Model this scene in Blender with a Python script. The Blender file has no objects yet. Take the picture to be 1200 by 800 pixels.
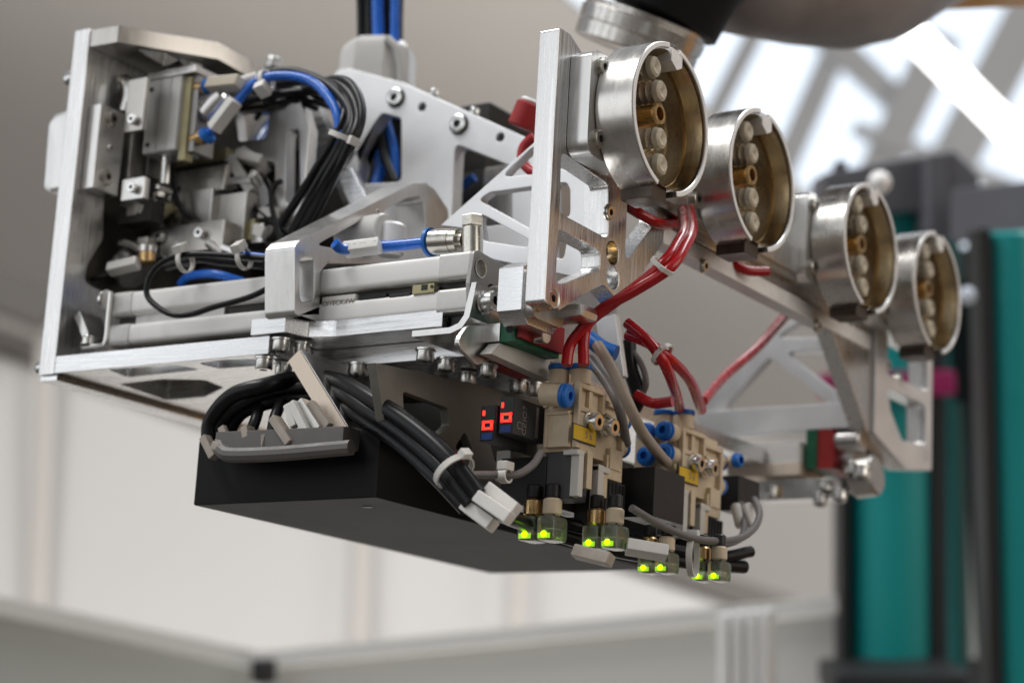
import bpy, bmesh, math, random
from mathutils import Vector, Matrix
random.seed(7)
S = 0.001                      # everything below is written in millimetres
C = bpy.context.scene.collection
scene = bpy.context.scene

# ------------------------------------------------------------------ camera
cam_d = bpy.data.cameras.new('camera'); cam = bpy.data.objects.new('camera', cam_d); C.objects.link(cam)
right = Vector((0.837758558, 0.543198721, 0.055639446))
down = Vector((-0.074408982, 0.21451276, -0.973882734))
fwd = Vector((-0.540947226, 0.811738520, 0.220128765))
M = Matrix((right, -down, -fwd)).transposed().to_4x4()
M.translation = Vector((630.638793, -956.636137, -283.103808)) * S
cam.matrix_world = M
cam_d.sensor_width = 36.0
cam_d.lens = 2502.75 / 1200 * 36
cam_d.clip_start = 0.05; cam_d.clip_end = 100
cam_d.dof.use_dof = True
cam_d.dof.focus_distance = 1.215
cam_d.dof.aperture_fstop = 5.2
cam_d.dof.aperture_blades = 0
scene.camera = cam

# ------------------------------------------------------------------ world and light
w = bpy.data.worlds.new('World'); scene.world = w; w.use_nodes = True
bgn = w.node_tree.nodes['Background']
bgn.inputs['Color'].default_value = (0.92, 0.95, 1.0, 1); bgn.inputs['Strength'].default_value = 0.34

def area(name, loc, target, sx, sy, power, col=(1, 1, 1)):
    d = bpy.data.lights.new(name, 'AREA'); d.shape = 'RECTANGLE'; d.size = sx; d.size_y = sy
    d.energy = power; d.color = col
    o = bpy.data.objects.new(name, d); C.objects.link(o)
    o.location = loc
    o.rotation_euler = (Vector(target) - Vector(loc)).to_track_quat('-Z', 'Y').to_euler()
    return o
# rows of roof lights over the hall, and added strip lights behind the camera
area('roof_light', (-1.6, -1.2, 3.2), (-0.1, 0.2, 0), 3.5, 0.6, 105, (1.0, 0.985, 0.96))
area('roof_light', (0.3, 1.8, 3.4), (-0.3, 0.2, 0), 3.5, 0.7, 75, (0.93, 0.97, 1.0))
for wx, wy in ((-4.4, -2.2), (-3.3, -3.0), (-2.2, -3.8), (-1.1, -4.4), (0.2, -5.0)):      # five unseen strip lights, spaced to stripe the metal reflections
    area('added_side_strip', (wx, wy, 0.9), (-0.1, 0.2, 0.05), 0.62, 2.6, 8.5, (0.95, 0.98, 1.0))
area('side_fill', (3.0, 0.6, 0.9), (0, 0.2, 0), 3.0, 2.0, 32, (1.0, 0.93, 0.84))  # unseen warm fill added to brighten the right-hand faces
area('glazing_fill', (0.6, 3.6, 0.3), (-3.6, 6.6, 2.2), 1.6, 1.2, 38, (0.97, 0.98, 1.0))  # unseen fill added to lift the glazing beams
area('hall_fill', (-1.2, 1.6, -1.9), (-2.6, 6.2, 1.2), 2.6, 1.6, 84, (1.0, 0.97, 0.93))  # unseen fill aimed upwards, added to lighten ceiling and wall

scene.view_settings.view_transform = 'Standard'
scene.view_settings.look = 'None'
scene.view_settings.exposure = 0.0
scene.view_settings.gamma = 1.0
scene.view_settings.use_curve_mapping = False
scene.render.engine = 'CYCLES'
scene.cycles.use_denoising = True
scene.cycles.max_bounces = 7
scene.cycles.caustics_reflective = False
scene.cycles.caustics_refractive = False
scene.cycles.sample_clamp_indirect = 4.0

# ------------------------------------------------------------------ materials
def new_mat(name):
    m = bpy.data.materials.new(name); m.use_nodes = True
    nt = m.node_tree; b = nt.nodes['Principled BSDF']
    return m, nt, b
def mat(name, col, rough=0.5, metal=0.0, var=0.08, scale=120, stretch=(1, 1, 1), bump=0.0, bscale=900, rvar=0.12,
        emit=None, estr=0, spec=0.5, trans=0.0, coat=0.0, ior=1.45, alpha=1.0, aniso=0.0, spots=0.0, spotcol=(0.2, 0.15, 0.1)):
    m, nt, b = new_mat(name)
    N, L = nt.nodes, nt.links
    tc = N.new('ShaderNodeTexCoord'); mp = N.new('ShaderNodeMapping'); mp.inputs['Scale'].default_value = stretch
    L.new(tc.outputs['Object'], mp.inputs['Vector'])
    n1 = N.new('ShaderNodeTexNoise'); n1.inputs['Scale'].default_value = scale; n1.inputs['Detail'].default_value = 6
    n1.inputs['Roughness'].default_value = 0.6
    L.new(mp.outputs[0], n1.inputs['Vector'])
    mix = N.new('ShaderNodeMix'); mix.data_type = 'RGBA'
    mix.inputs[6].default_value = (*[max(0, c * (1 - var)) for c in col], 1)
    mix.inputs[7].default_value = (*[min(1, c * (1 + var)) for c in col], 1)
    cr = N.new('ShaderNodeMapRange'); cr.inputs[1].default_value = 0.3; cr.inputs[2].default_value = 0.7
    L.new(n1.outputs['Fac'], cr.inputs[0]); L.new(cr.outputs[0], mix.inputs[0])
    last = mix.outputs[2]
    if spots:
        n3 = N.new('ShaderNodeTexNoise'); n3.inputs['Scale'].default_value = 45; n3.inputs['Detail'].default_value = 8
        n3.inputs['Roughness'].default_value = 0.7
        L.new(tc.outputs['Object'], n3.inputs['Vector'])
        r3 = N.new('ShaderNodeMapRange'); r3.inputs[1].default_value = 0.56; r3.inputs[2].default_value = 0.78
        r3.inputs[4].default_value = spots
        L.new(n3.outputs['Fac'], r3.inputs[0])
        mx = N.new('ShaderNodeMix'); mx.data_type = 'RGBA'; mx.inputs[7].default_value = (*spotcol, 1)
        L.new(r3.outputs[0], mx.inputs[0]); L.new(last, mx.inputs[6]); last = mx.outputs[2]
    L.new(last, b.inputs['Base Color'])
    rr = N.new('ShaderNodeMapRange'); rr.inputs[3].default_value = max(0.02, rough - rvar); rr.inputs[4].default_value = min(1, rough + rvar)
    rr.inputs[1].default_value = 0.25; rr.inputs[2].default_value = 0.75
    L.new(n1.outputs['Fac'], rr.inputs[0]); L.new(rr.outputs[0], b.inputs['Roughness'])
    b.inputs['Metallic'].default_value = metal
    b.inputs['IOR'].default_value = ior; b.inputs['Specular IOR Level'].default_value = spec
    if trans: b.inputs['Transmission Weight'].default_value = trans
    if coat: b.inputs['Coat Weight'].default_value = coat; b.inputs['Coat Roughness'].default_value = 0.08
    if aniso: b.inputs['Anisotropic'].default_value = aniso
    if emit: b.inputs['Emission Color'].default_value = (*emit, 1); b.inputs['Emission Strength'].default_value = estr
    if alpha < 1: b.inputs['Alpha'].default_value = alpha
    if bump:
        n2 = N.new('ShaderNodeTexNoise'); n2.inputs['Scale'].default_value = bscale; n2.inputs['Detail'].default_value = 3
        L.new(mp.outputs[0], n2.inputs['Vector'])
        bp = N.new('ShaderNodeBump'); bp.inputs['Strength'].default_value = bump; bp.inputs['Distance'].default_value = 0.0004
        L.new(n2.outputs['Fac'], bp.inputs['Height']); L.new(bp.outputs[0], b.inputs['Normal'])
    return m

ALU = mat('milled_aluminium', (0.74, 0.73, 0.715), 0.31, 1, 0.06, 260, (1, 1, 0.25), 0.02, 1400, 0.05, spots=0.12, spotcol=(0.62, 0.6, 0.56))
ALUX = mat('aluminium_brushed_along_length', (0.76, 0.76, 0.765), 0.28, 1, 0.09, 700, (0.04, 1, 1), 0.05, 1500, 0.12, spots=0.3, spotcol=(0.62, 0.6, 0.56))
ALUZ = mat('aluminium_sawn_vertical_grain', (0.74, 0.735, 0.73), 0.29, 1, 0.09, 700, (1, 1, 0.04), 0.05, 1500, 0.12, spots=0.4, spotcol=(0.6, 0.57, 0.5))
ALUD = mat('aluminium_dull', (0.58, 0.56, 0.53), 0.34, 1, 0.10, 200, (1, 1, 0.3), 0.02, 900, 0.05, spots=0.3, spotcol=(0.3, 0.27, 0.24))
ALUB = mat('aluminium_bead_blasted', (0.84, 0.84, 0.85), 0.46, 0.75, 0.04, 40, (1, 1, 1), 0.1, 2500, 0.08, spots=0.2, spotcol=(0.7, 0.7, 0.7))
RINGM = mat('turned_aluminium', (0.66, 0.64, 0.61), 0.26, 1, 0.08, 120, (1, 0.3, 0.3), 0.05, 900, 0.07, spots=0.3, spotcol=(0.5, 0.45, 0.38))
RIMM = mat('deburred_rim_aluminium', (0.92, 0.91, 0.9), 0.55, 0.35, 0.05, 200)
ANOD = mat('clear_anodised_profile', (0.92, 0.91, 0.89), 0.36, 0.0, 0.025, 60, (0.2, 1, 1), 0.05, 2500, 0.05)
ANODG = mat('cast_end_cap_grey', (0.66, 0.65, 0.63), 0.42, 0.35, 0.04, 200, (1, 1, 1), 0.15, 2500, 0.06)
CAPF = mat('grey_cap_face', (0.40, 0.39, 0.375), 0.45, 0.6, 0.05, 200, (1, 1, 1), 0.1, 2500, 0.06)
STEEL = mat('zinc_plated_steel', (0.72, 0.72, 0.70), 0.22, 1, 0.1, 300, (1, 1, 1), 0.08, 1500, 0.08, spots=0.4, spotcol=(0.6, 0.48, 0.25))
RECSHADE = mat('recess_shade', (0.05, 0.05, 0.05), 0.5, 0.6)  # near-black colour stands in for shade inside sockets and holes
NICKEL = mat('nickel_plated_brass', (0.66, 0.64, 0.58), 0.24, 1, 0.08, 250, (1, 1, 1), 0.06, 1500, 0.06, spots=0.4, spotcol=(0.55, 0.42, 0.2))
BRASS = mat('brass', (0.62, 0.42, 0.20), 0.3, 1, 0.12, 250)
OLIVE = mat('olive_anodised_sensor_rail', (0.42, 0.38, 0.22), 0.45, 0.5, 0.08, 200, bump=0.1)
BLACK = mat('black_matt_paint', (0.0075, 0.0075, 0.008), 0.58, 0, 0.08, 30, bump=0.1, bscale=2500, spec=0.2, rvar=0.02)
BPLAS = mat('black_plastic', (0.012, 0.012, 0.013), 0.42, 0, 0.2, 100)
DGREY = mat('dark_grey_plastic', (0.055, 0.055, 0.058), 0.5, 0, 0.15, 100)
CABLE = mat('black_pvc_cable', (0.007, 0.007, 0.008), 0.36, 0, 0.25, 200, rvar=0.08, spec=0.32)
BLUE = mat('blue_polyurethane_tube', (0.010, 0.135, 0.62), 0.25, 0, 0.08, 100, coat=0.3)
BLUER = mat('blue_release_ring', (0.01, 0.15, 0.55), 0.38, 0, 0.08, 100)
RED = mat('red_polyurethane_tube', (0.46, 0.004, 0.008), 0.24, 0, 0.15, 60, coat=0.25)
REDP = mat('red_plastic_and_glow', (0.36, 0.02, 0.02), 0.5, 0, 0.12, 80)  # plastic red, also used for the painted display glow below the base
GREENP = mat('green_plastic_plate', (0.008, 0.12, 0.055), 0.5, 0, 0.12, 80)
BEIGET = mat('beige_tube', (0.36, 0.29, 0.23), 0.4, 0, 0.08, 80)
GREYT = mat('grey_cable', (0.16, 0.145, 0.14), 0.42, 0, 0.08, 80)
BEIGE = mat('beige_glass_filled_plastic', (0.66, 0.54, 0.385), 0.5, 0, 0.07, 200, bump=0.1)
NYLON = mat('natural_nylon', (0.72, 0.70, 0.66), 0.4, 0, 0.04, 80)
GLANDM = mat('light_grey_polyamide', (0.64, 0.63, 0.61), 0.35, 0, 0.03, 60)
MARK = mat('white_marker_sleeve', (0.76, 0.74, 0.70), 0.35, 0, 0.05, 100, coat=0.2)
MARKD = mat('dusty_marker_sleeve', (0.40, 0.35, 0.30), 0.45, 0, 0.12, 100)
YEL = mat('yellow_label', (0.72, 0.46, 0.03), 0.45, 0, 0.05, 100)
INK = mat('printing_ink', (0.05, 0.045, 0.04), 0.6)
INKL = mat('pale_printing_ink', (0.28, 0.25, 0.22), 0.6)
CLEAR = mat('clear_silicone', (0.96, 0.87, 0.70), 0.12, 0, 0.03, 80, trans=0.45, ior=1.41)
PLUGC = mat('translucent_plug_plastic', (0.74, 0.78, 0.60), 0.2, 0, 0.08, 100, trans=0.85, ior=1.45)
LED_G = mat('lit_green_led', (0.4, 0.9, 0.0), 0.4, emit=(0.42, 1.0, 0.0), estr=6.0)
LED_GD = mat('glowing_green_lens', (0.25, 0.5, 0.02), 0.4, emit=(0.40, 0.72, 0.02), estr=0.7)
LED_R = mat('lit_red_segment', (0.9, 0.1, 0.02), 0.4, emit=(1.0, 0.022, 0.014), estr=2.4)
BLUEL = mat('blue_key_label', (0.02, 0.06, 0.26), 0.5)
PALEW = mat('light_plastic_strip', (0.62, 0.6, 0.56), 0.5, 0, 0.03, 80)
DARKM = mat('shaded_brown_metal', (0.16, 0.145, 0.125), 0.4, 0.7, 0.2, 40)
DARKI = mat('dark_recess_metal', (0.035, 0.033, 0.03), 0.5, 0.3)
GOLDW = mat('amber_reflection_tint', (0.56, 0.43, 0.25), 0.22, 1, 0.12, 200, (1, 0.2, 0.2), 0.15, 1500, 0.08)  # amber stands in for orange reflected in the cups; also colours the bushings
GOLDB = mat('brown_gold_back_plate', (0.36, 0.26, 0.14), 0.28, 1, 0.15, 200)
LIPM = mat('grey_rubber_lip', (0.13, 0.12, 0.115), 0.5, 0, 0.1, 80)
CARRM = mat('grey_carrier_paint', (0.22, 0.21, 0.185), 0.5, 0.3, 0.1, 60)
PEACH = mat('sawn_strut_edge', (0.80, 0.69, 0.58), 0.5, 0.45, 0.06, 300, (1, 1, 0.1), 0.15, 1500)

# ------------------------------------------------------------------ object helpers
WL = {}                        # world location of every object made here (mm)
def link(o, parent, wl):
    C.objects.link(o)
    WL[o.name] = Vector(wl)
    if parent is not None:
        o.parent = parent
        o.location = (Vector(wl) - WL[parent.name]) * S
    else:
        o.location = Vector(wl) * S
    return o
def tag(o, label=None, cat=None, group=None, kind=None):
    if label: o['label'] = label
    if cat: o['category'] = cat
    if group: o['group'] = group
    if kind: o['kind'] = kind
    return o
def thing(name, label, cat, loc=(0, 0, 0), group=None):
    o = bpy.data.objects.new(name, None); o.empty_display_size = 0.02
    link(o, None, loc)
    return tag(o, label, cat, group)
def mesh_obj(name, verts, faces, m, parent=None, angle=35, bevel=0.0, label=None, org=None, wn=False):
    vs = [Vector(v) for v in verts]
    if org is None:
        lo = Vector([min(v[i] for v in vs) for i in range(3)]); hi = Vector([max(v[i] for v in vs) for i in range(3)])
        org = (lo + hi) / 2
    org = Vector(org)
    me = bpy.data.meshes.new(name)
    me.from_pydata([(v - org) * S for v in vs], [], faces)
    me.update()
    me.materials.append(m)
    bm = bmesh.new(); bm.from_mesh(me)
    bmesh.ops.remove_doubles(bm, verts=bm.verts, dist=1e-7)
    bmesh.ops.recalc_face_normals(bm, faces=bm.faces)
    if bevel:
        ed = [e for e in bm.edges if len(e.link_faces) == 2 and e.calc_face_angle(0) > math.radians(30)]
        bmesh.ops.bevel(bm, geom=ed, offset=bevel * S, segments=2, profile=0.6, affect='EDGES', clamp_overlap=True)
    bm.to_mesh(me); bm.free()
    me.polygons.foreach_set('use_smooth', [True] * len(me.polygons))
    me.set_sharp_from_angle(angle=math.radians(angle))
    o = bpy.data.objects.new(name, me)
    link(o, parent, org)
    if bevel or wn:
        md = o.modifiers.new('flat_faces', 'WEIGHTED_NORMAL'); md.keep_sharp = True; md.weight = 100; md.mode = 'FACE_AREA'
    if label: o['label'] = label
    return o
class MB:
    """collects shapes (mm, world axes) into one mesh"""
    def __init__(s): s.v = []; s.f = []
    def add(s, vs, fs):
        n = len(s.v); s.v += [Vector(v) for v in vs]; s.f += [[i + n for i in f] for f in fs]; return s
    def box(s, a, b):
        x0, y0, z0 = [min(a[i], b[i]) for i in range(3)]; x1, y1, z1 = [max(a[i], b[i]) for i in range(3)]
        return s.add([(x0, y0, z0), (x1, y0, z0), (x1, y1, z0), (x0, y1, z0), (x0, y0, z1), (x1, y0, z1), (x1, y1, z1), (x0, y1, z1)],
                     [[0, 3, 2, 1], [4, 5, 6, 7], [0, 1, 5, 4], [1, 2, 6, 5], [2, 3, 7, 6], [3, 0, 4, 7]])
    def obox(s, c, u, v, w_):
        """box at centre c with half-vectors u, v, w_"""
        c, u, v, w_ = map(Vector, (c, u, v, w_))
        P = [c + a * u + b * v + d * w_ for d in (-1, 1) for a, b in ((-1, -1), (1, -1), (1, 1), (-1, 1))]
        return s.add(P, [[0, 3, 2, 1], [4, 5, 6, 7], [0, 1, 5, 4], [1, 2, 6, 5], [2, 3, 7, 6], [3, 0, 4, 7]])
    def bar(s, p, q, wdt, hgt, up=(0, 0, 1)):
        p, q = Vector(p), Vector(q); d = (q - p).normalized(); u = d.cross(Vector(up)).normalized(); v = u.cross(d)
        return s.obox((p + q) / 2, (q - p) / 2, u * wdt / 2, v * hgt / 2)
    def lathe(s, c, axis, prof, n=32, a0=0, a1=360, closed=False):
        """prof: (distance along the axis, radius)"""
        c = Vector(c); ax = Vector(axis).normalized()
        t = Vector((0, 0, 1)) if abs(ax.z) < .9 else Vector((1, 0, 0))
        u = (t - ax * t.dot(ax)).normalized(); v = ax.cross(u)
        full = abs(a1 - a0) >= 360
        ang = [math.radians(a0 + (a1 - a0) * i / n) for i in range(n if full else n + 1)]
        base = len(s.v); k = len(prof)
        for a in ang:
            for (h, r) in prof: s.v.append(c + ax * h + (u * math.cos(a) + v * math.sin(a)) * max(r, 0.001))
        m_ = len(ang)
        for i in range(m_ if full else m_ - 1):
            j = (i + 1) % m_
            for q in range(k if closed else k - 1):
                q2 = (q + 1) % k
                s.f.append([base + i * k + q, base + j * k + q, base + j * k + q2, base + i * k + q2])
        if closed and not full:
            s.f.append([base + q for q in range(k)]); s.f.append([base + (m_ - 1) * k + q for q in range(k)][::-1])
        return s
    def cyl(s, p, q, r, n=24, ch=0.0):
        p, q = Vector(p), Vector(q); L_ = (q - p).length
        ch = min(ch, r * .5)
        return s.lathe(p, q - p, [(0, 0), (0, r - ch), (ch, r), (L_ - ch, r), (L_, r - ch), (L_, 0)] if ch else [(0, 0), (0, r), (L_, r), (L_, 0)], n)
    def ball(s, c, r, n=16):
        return s.lathe(c, (0, 0, 1), [(-r * math.cos(math.pi * i / 10), r * math.sin(math.pi * i / 10)) for i in range(11)], n)
    def tube(s, pts, r, n=10, closed=False):
        pts = [Vector(p) for p in pts]; m_ = len(pts); base = len(s.v)
        tan = []
        for i in range(m_):
            a = pts[(i - 1) % m_] if closed else pts[max(0, i - 1)]; b = pts[(i + 1) % m_] if closed else pts[min(m_ - 1, i + 1)]
            tan.append((b - a).normalized())
        u = tan[0].orthogonal().normalized()
        for i in range(m_):
            u = (u - tan[i] * u.dot(tan[i])).normalized(); v = tan[i].cross(u)
            for k in range(n):
                a = 2 * math.pi * k / n
                s.v.append(pts[i] + (u * math.cos(a) + v * math.sin(a)) * r)
        for i in range(m_ if closed else m_ - 1):
            j = (i + 1) % m_
            for k in range(n):
                k2 = (k + 1) % n
                s.f.append([base + i * n + k, base + i * n + k2, base + j * n + k2, base + j * n + k])
        if not closed:
            s.f.append([base + k for k in range(n)][::-1]); s.f.append([base + (m_ - 1) * n + k for k in range(n)])
        return s
    def prism(s, poly, axis, w0, w1):
        """convex or simple polygon (2-D) extruded along an axis"""
        def P(u, v, w_): return (w_, u, v) if axis == 'x' else ((u, w_, v) if axis == 'y' else (u, v, w_))
        n = len(poly)
        return s.add([P(a, b, w0) for a, b in poly] + [P(a, b, w1) for a, b in poly],
                     [list(range(n))[::-1], list(range(n, 2 * n))] + [[i, (i + 1) % n, n + (i + 1) % n, n + i] for i in range(n)])
    def make(s, name, m, parent=None, bevel=0.0, angle=35, label=None, org=None):
        return mesh_obj(name, s.v, s.f, m, parent, angle, bevel, label, org)

def spline(pts, k=7):
    P = [Vector(p) for p in pts]; P = [P[0] * 2 - P[1]] + P + [P[-1] * 2 - P[-2]]
    out = []
    for i in range(1, len(P) - 2):
        a, b, c, d = P[i - 1:i + 3]
        for j in range(k):
            t = j / k
            out.append(0.5 * ((2 * b) + (c - a) * t + (2 * a - 5 * b + 4 * c - d) * t * t + (3 * b - a - 3 * c + d) * t ** 3))
    out.append(P[-2]); return out
def fillet(poly, r, k=4):
    out = []; n = len(poly)
    for i in range(n):
        p = Vector(poly[i][:2]); a = Vector(poly[i - 1][:2]); b = Vector(poly[(i + 1) % n][:2])
        ri = poly[i][2] if len(poly[i]) > 2 else r
        d1, d2 = (a - p), (b - p); l1, l2 = d1.length, d2.length
        if ri <= 0 or l1 < 1e-6 or l2 < 1e-6: out.append(p); continue
        d1.normalize(); d2.normalize()
        th = d1.angle(d2, math.pi)
        if th > 3.05: out.append(p); continue
        t = min(ri / math.tan(th / 2), l1 * .48, l2 * .48)
        s_, e = p + d1 * t, p + d2 * t
        for j in range(k + 1):
            q = j / k
            out.append(s_ * (1 - q) ** 2 + p * 2 * q * (1 - q) + e * q * q)
    return out
def circle(cx, cy, r, n=20): return [Vector((cx + r * math.cos(2 * math.pi * i / n), cy + r * math.sin(2 * math.pi * i / n))) for i in range(n)]
def plate(name, outline, holes, axis, w0, w1, m, parent=None, r=0.0, hr=3.0, bevel=0.5, label=None, circles=()):
    """flat plate with cut-outs; outline/holes are 2-D in (y,z), (x,z) or (x,y) for axis x, y, z"""
    cu = bpy.data.curves.new('outline', 'CURVE'); cu.dimensions = '2D'; cu.fill_mode = 'BOTH'
    t = abs(w1 - w0); b = min(bevel, t * .3)
    cu.extrude = t / 2 - b; cu.bevel_depth = b; cu.bevel_resolution = 1; cu.offset = -b
    for pts in [fillet(outline, r)] + [fillet(h, hr) for h in holes] + [circle(*c) for c in circles]:
        sp = cu.splines.new('POLY'); sp.points.add(len(pts) - 1); sp.use_cyclic_u = True
        for i, p in enumerate(pts): sp.points[i].co = (p[0], p[1], 0, 1)
    o = bpy.data.objects.new('tmp', cu); me = o.to_mesh()
    wm = (w0 + w1) / 2
    V = []
    for v in me.vertices:
        u, q, h = v.co
        V.append((wm + h, u, q) if axis == 'x' else ((u, wm + h, q) if axis == 'y' else (u, q, wm + h)))
    Fs = [list(p.vertices) for p in me.polygons]
    o.to_mesh_clear(); bpy.data.objects.remove(o); bpy.data.curves.remove(cu)
    return mesh_obj(name, V, Fs, m, parent, 40, 0, label, None, True)

# socket head screw: shared mesh pointing along +Z, origin at the seat
def screw_mesh(r, h, m, washer=True, low=False):
    b = MB(); n = 24
    ri = r * .52
    b.lathe((0, 0, 0), (0, 0, 1), [(0, r * .96), (h * .86, r), (h, r * .9), (h, ri)], n)
    # hexagonal socket
    hexo = [(ri * math.cos(math.pi / 3 * i), ri * math.sin(math.pi / 3 * i)) for i in range(6)]
    base = len(b.v)
    b.v += [Vector((x * .98, y * .98, h - .01)) for x, y in hexo] + [Vector((x * .95, y * .95, h * .35)) for x, y in hexo]
    for i in range(6): b.f.append([base + i, base + (i + 1) % 6, base + 6 + (i + 1) % 6, base + 6 + i])
    b.f.append([base + 6 + i for i in range(6)])
    b.lathe((0, 0, h - .02), (0, 0, 1), [(0, ri), (0, ri * .84)], 24)
    if washer: b.lathe((0, 0, 0), (0, 0, 1), [(0, r * 1.16), (r * .2, r * 1.16), (r * .24, r * .9)], n)
    me = bpy.data.meshes.new('screw'); me.from_pydata([v * S for v in b.v], [], b.f); me.update(); me.materials.append(m); me.materials.append(RECSHADE)
    for p in me.polygons:
        c = p.center; p.use_smooth = True
        if c.x ** 2 + c.y ** 2 < (ri * .97 * S) ** 2 and c.z < h * .6 * S: p.material_index = 1
    me.set_sharp_from_angle(angle=math.radians(35))
    return me
SCREW = screw_mesh(5.4, 7.6, STEEL); SCREWN = screw_mesh(5.2, 2.2, STEEL, washer=False); SCREWB = screw_mesh(5.0, 3, NICKEL)
SCREWS = screw_mesh(3.4, 4, STEEL, washer=False)
def screw(parent, p, d, me=SCREW, name='screw', scale=1.0):
    o = bpy.data.objects.new(name, me)
    link(o, parent, p)
    o.rotation_euler = Vector(d).to_track_quat('Z', 'Y').to_euler(); o.scale = (scale,) * 3
    return o
def text(name, body, origin, u, v, size, m, parent, depth=0.15):
    """raised print: u = reading direction, v = up direction"""
    cu = bpy.data.curves.new('lettering', 'FONT'); cu.body = body; cu.size = size; cu.extrude = depth; cu.align_x = 'CENTER'; cu.align_y = 'CENTER'
    o = bpy.data.objects.new('tmp', cu); me = o.to_mesh()
    u = Vector(u).normalized(); v = Vector(v).normalized(); w_ = u.cross(v)
    V = [Vector(origin) + u * q.co.x + v * q.co.y + w_ * q.co.z for q in me.vertices]; Fs = [list(p.vertices) for p in me.polygons]
    o.to_mesh_clear(); bpy.data.objects.remove(o); bpy.data.curves.remove(cu)
    return mesh_obj(name, V, Fs, m, parent, 30)
def yz(*pts): return [(p[1], p[2]) if len(p) == 3 else p for p in pts]
def xz(*pts): return [(p[0], p[2]) if len(p) == 3 else p for p in pts]
def xy(*pts): return [(p[0], p[1]) if len(p) == 3 else p for p in pts]

# ================================================================== THE GRIPPER HEAD: frame
G = thing('gripper_head', 'large aluminium gripper head with four round slotted cups and a black box underneath',
          'robot gripper', (-180, 270, -18))

# left end plate with its big cut-out
plate('end_plate', [(0, -18), (0, 217), (40, 217), (522, 217), (522, -18)],
      [yz((-358, 33.4, 197.7), (-358, 35.3, 171.6), (-358, 28.9, 105.7), (-358, 31.7, 79.9), (-358, 20.1, 59.4), (-358, 18.6, 47.4), (150, 30), (480, 30), (480, 190), (120, 190))],
      'x', -372, -358, ALUZ, G, hr=5, bevel=0.7, label='left end plate with a sawn edge')
MB().box((-376, 30, 2), (-373, 500, 208)).make('dark_backing', DARKM, G, 0.5)  # dark sheet added behind the cut-out in place of the dim interior
MB().box((-372, 2, -22), (-357, 515, -18.5)).make('wear_strip', ALUX, G, 0.5)
# base plate, two layers
plate('base_plate', [(-357.5, 0), (-181, 0), (-181, 45, 8), (-62, 45), (-62, 500), (-357.5, 500)],
      [xy((-313.4, 2.3, -18), (-273.4, 5.1, -18), (-260.2, 6.9, -18), (-252.8, 22.3, -18), (-317.2, 25.2, -18)),
       xy((-339.4, 40.1, -18), (-297.9, 36.9, -18), (-272.2, 47.9, -18), (-276.6, 71.4, -18), (-310.7, 92.2, -18), (-345.6, 93.2, -18)),
       xy((-242.7, 7.6, -18), (-223.2, 4, -18), (-196.8, 7.9, -18), (-206.7, 24.7, -18), (-239.1, 24.2, -18))],
      'z', -18, -6.5, ALUX, G, hr=4, bevel=0.5, label='lower base plate with pockets milled out')
MB().box((-355, 30, -6.4), (-185, 480, -4.2)).make('floor_sheet', ALUD, G)
plate('mounting_plate', [(-194, -2), (-168, -2), (-163, 14, 2), (-146, 18, 12), (-68, 18), (-68, 120), (-194, 120)], [],
      'z', -6.3, 4, ALUX, G, bevel=0.6, label='upper mounting plate with a curved recess in its front edge')

# top plate with chamfered corner and pockets
plate('top_plate', [(-357.5, 1), (-334, 2), (-293, 56), (-300, 150), (-357.5, 150)],
      [xy((-331.1, 17.7, 204), (-318.4, 30.4, 204), (-319.5, 51.2, 204), (-336.7, 50.7, 204)), xy((-318.1, 41.1, 204), (-309.2, 59.5, 204), (-326.5, 81, 204), (-329.4, 68.6, 204))],
      'z', 204, 216, ALUD, G, hr=2, bevel=0.7, label='top plate with a chamfered front corner')
screw(G, (-372, 6, 186), (-1, 0, 0), SCREW)
screw(G, (-372, 6, -12), (-1, 0, 0), SCREW, scale=.8)

# pull handle on the far side of the end plate
plate('handle', xz((-383.9, 16, 169.1), (-398, 16, 167.4), (-403.5, 16, 160.9), (-401.6, 16, 114.8), (-394.8, 16, 111.7), (-380.6, 16, 111.2)), [], 'y', 14, 46, ALU, G, r=5, bevel=2.5, label='pale rounded pull handle outside the end plate')

# guide block on the end plate
gb = MB().box((-357.5, 6, 107), (-347, 30, 165)).make('guide_block', ALU, G, 0.8)
screw(gb, (-347, 17, 157), (1, 0, 0), SCREWB); screw(gb, (-347, 17, 117), (1, 0, 0), SCREWB); screw(gb, (-347, 17, 137), (1, 0, 0), SCREWS, scale=.7)
# slide plate behind the compact cylinder
sp_ = MB().box((-337.6, 20, 184.2), ((-321.6, 20, 148.1)[0], 24, (-318.6, 20, 147.7)[2])).make('slide_plate', ALUD, G, 0.5)
screw(sp_, (-328.3, 19.8, 154.8), (0, -1, 0), SCREWS)
MB().tube(spline([(-354.8, 30, 191.3), (-348.9, 30, 187.4), (-346.9, 30, 178), (-349.4, 30, 167.5)], 5), 3.2, 8).make('chrome_pin', STEEL, G)
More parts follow.
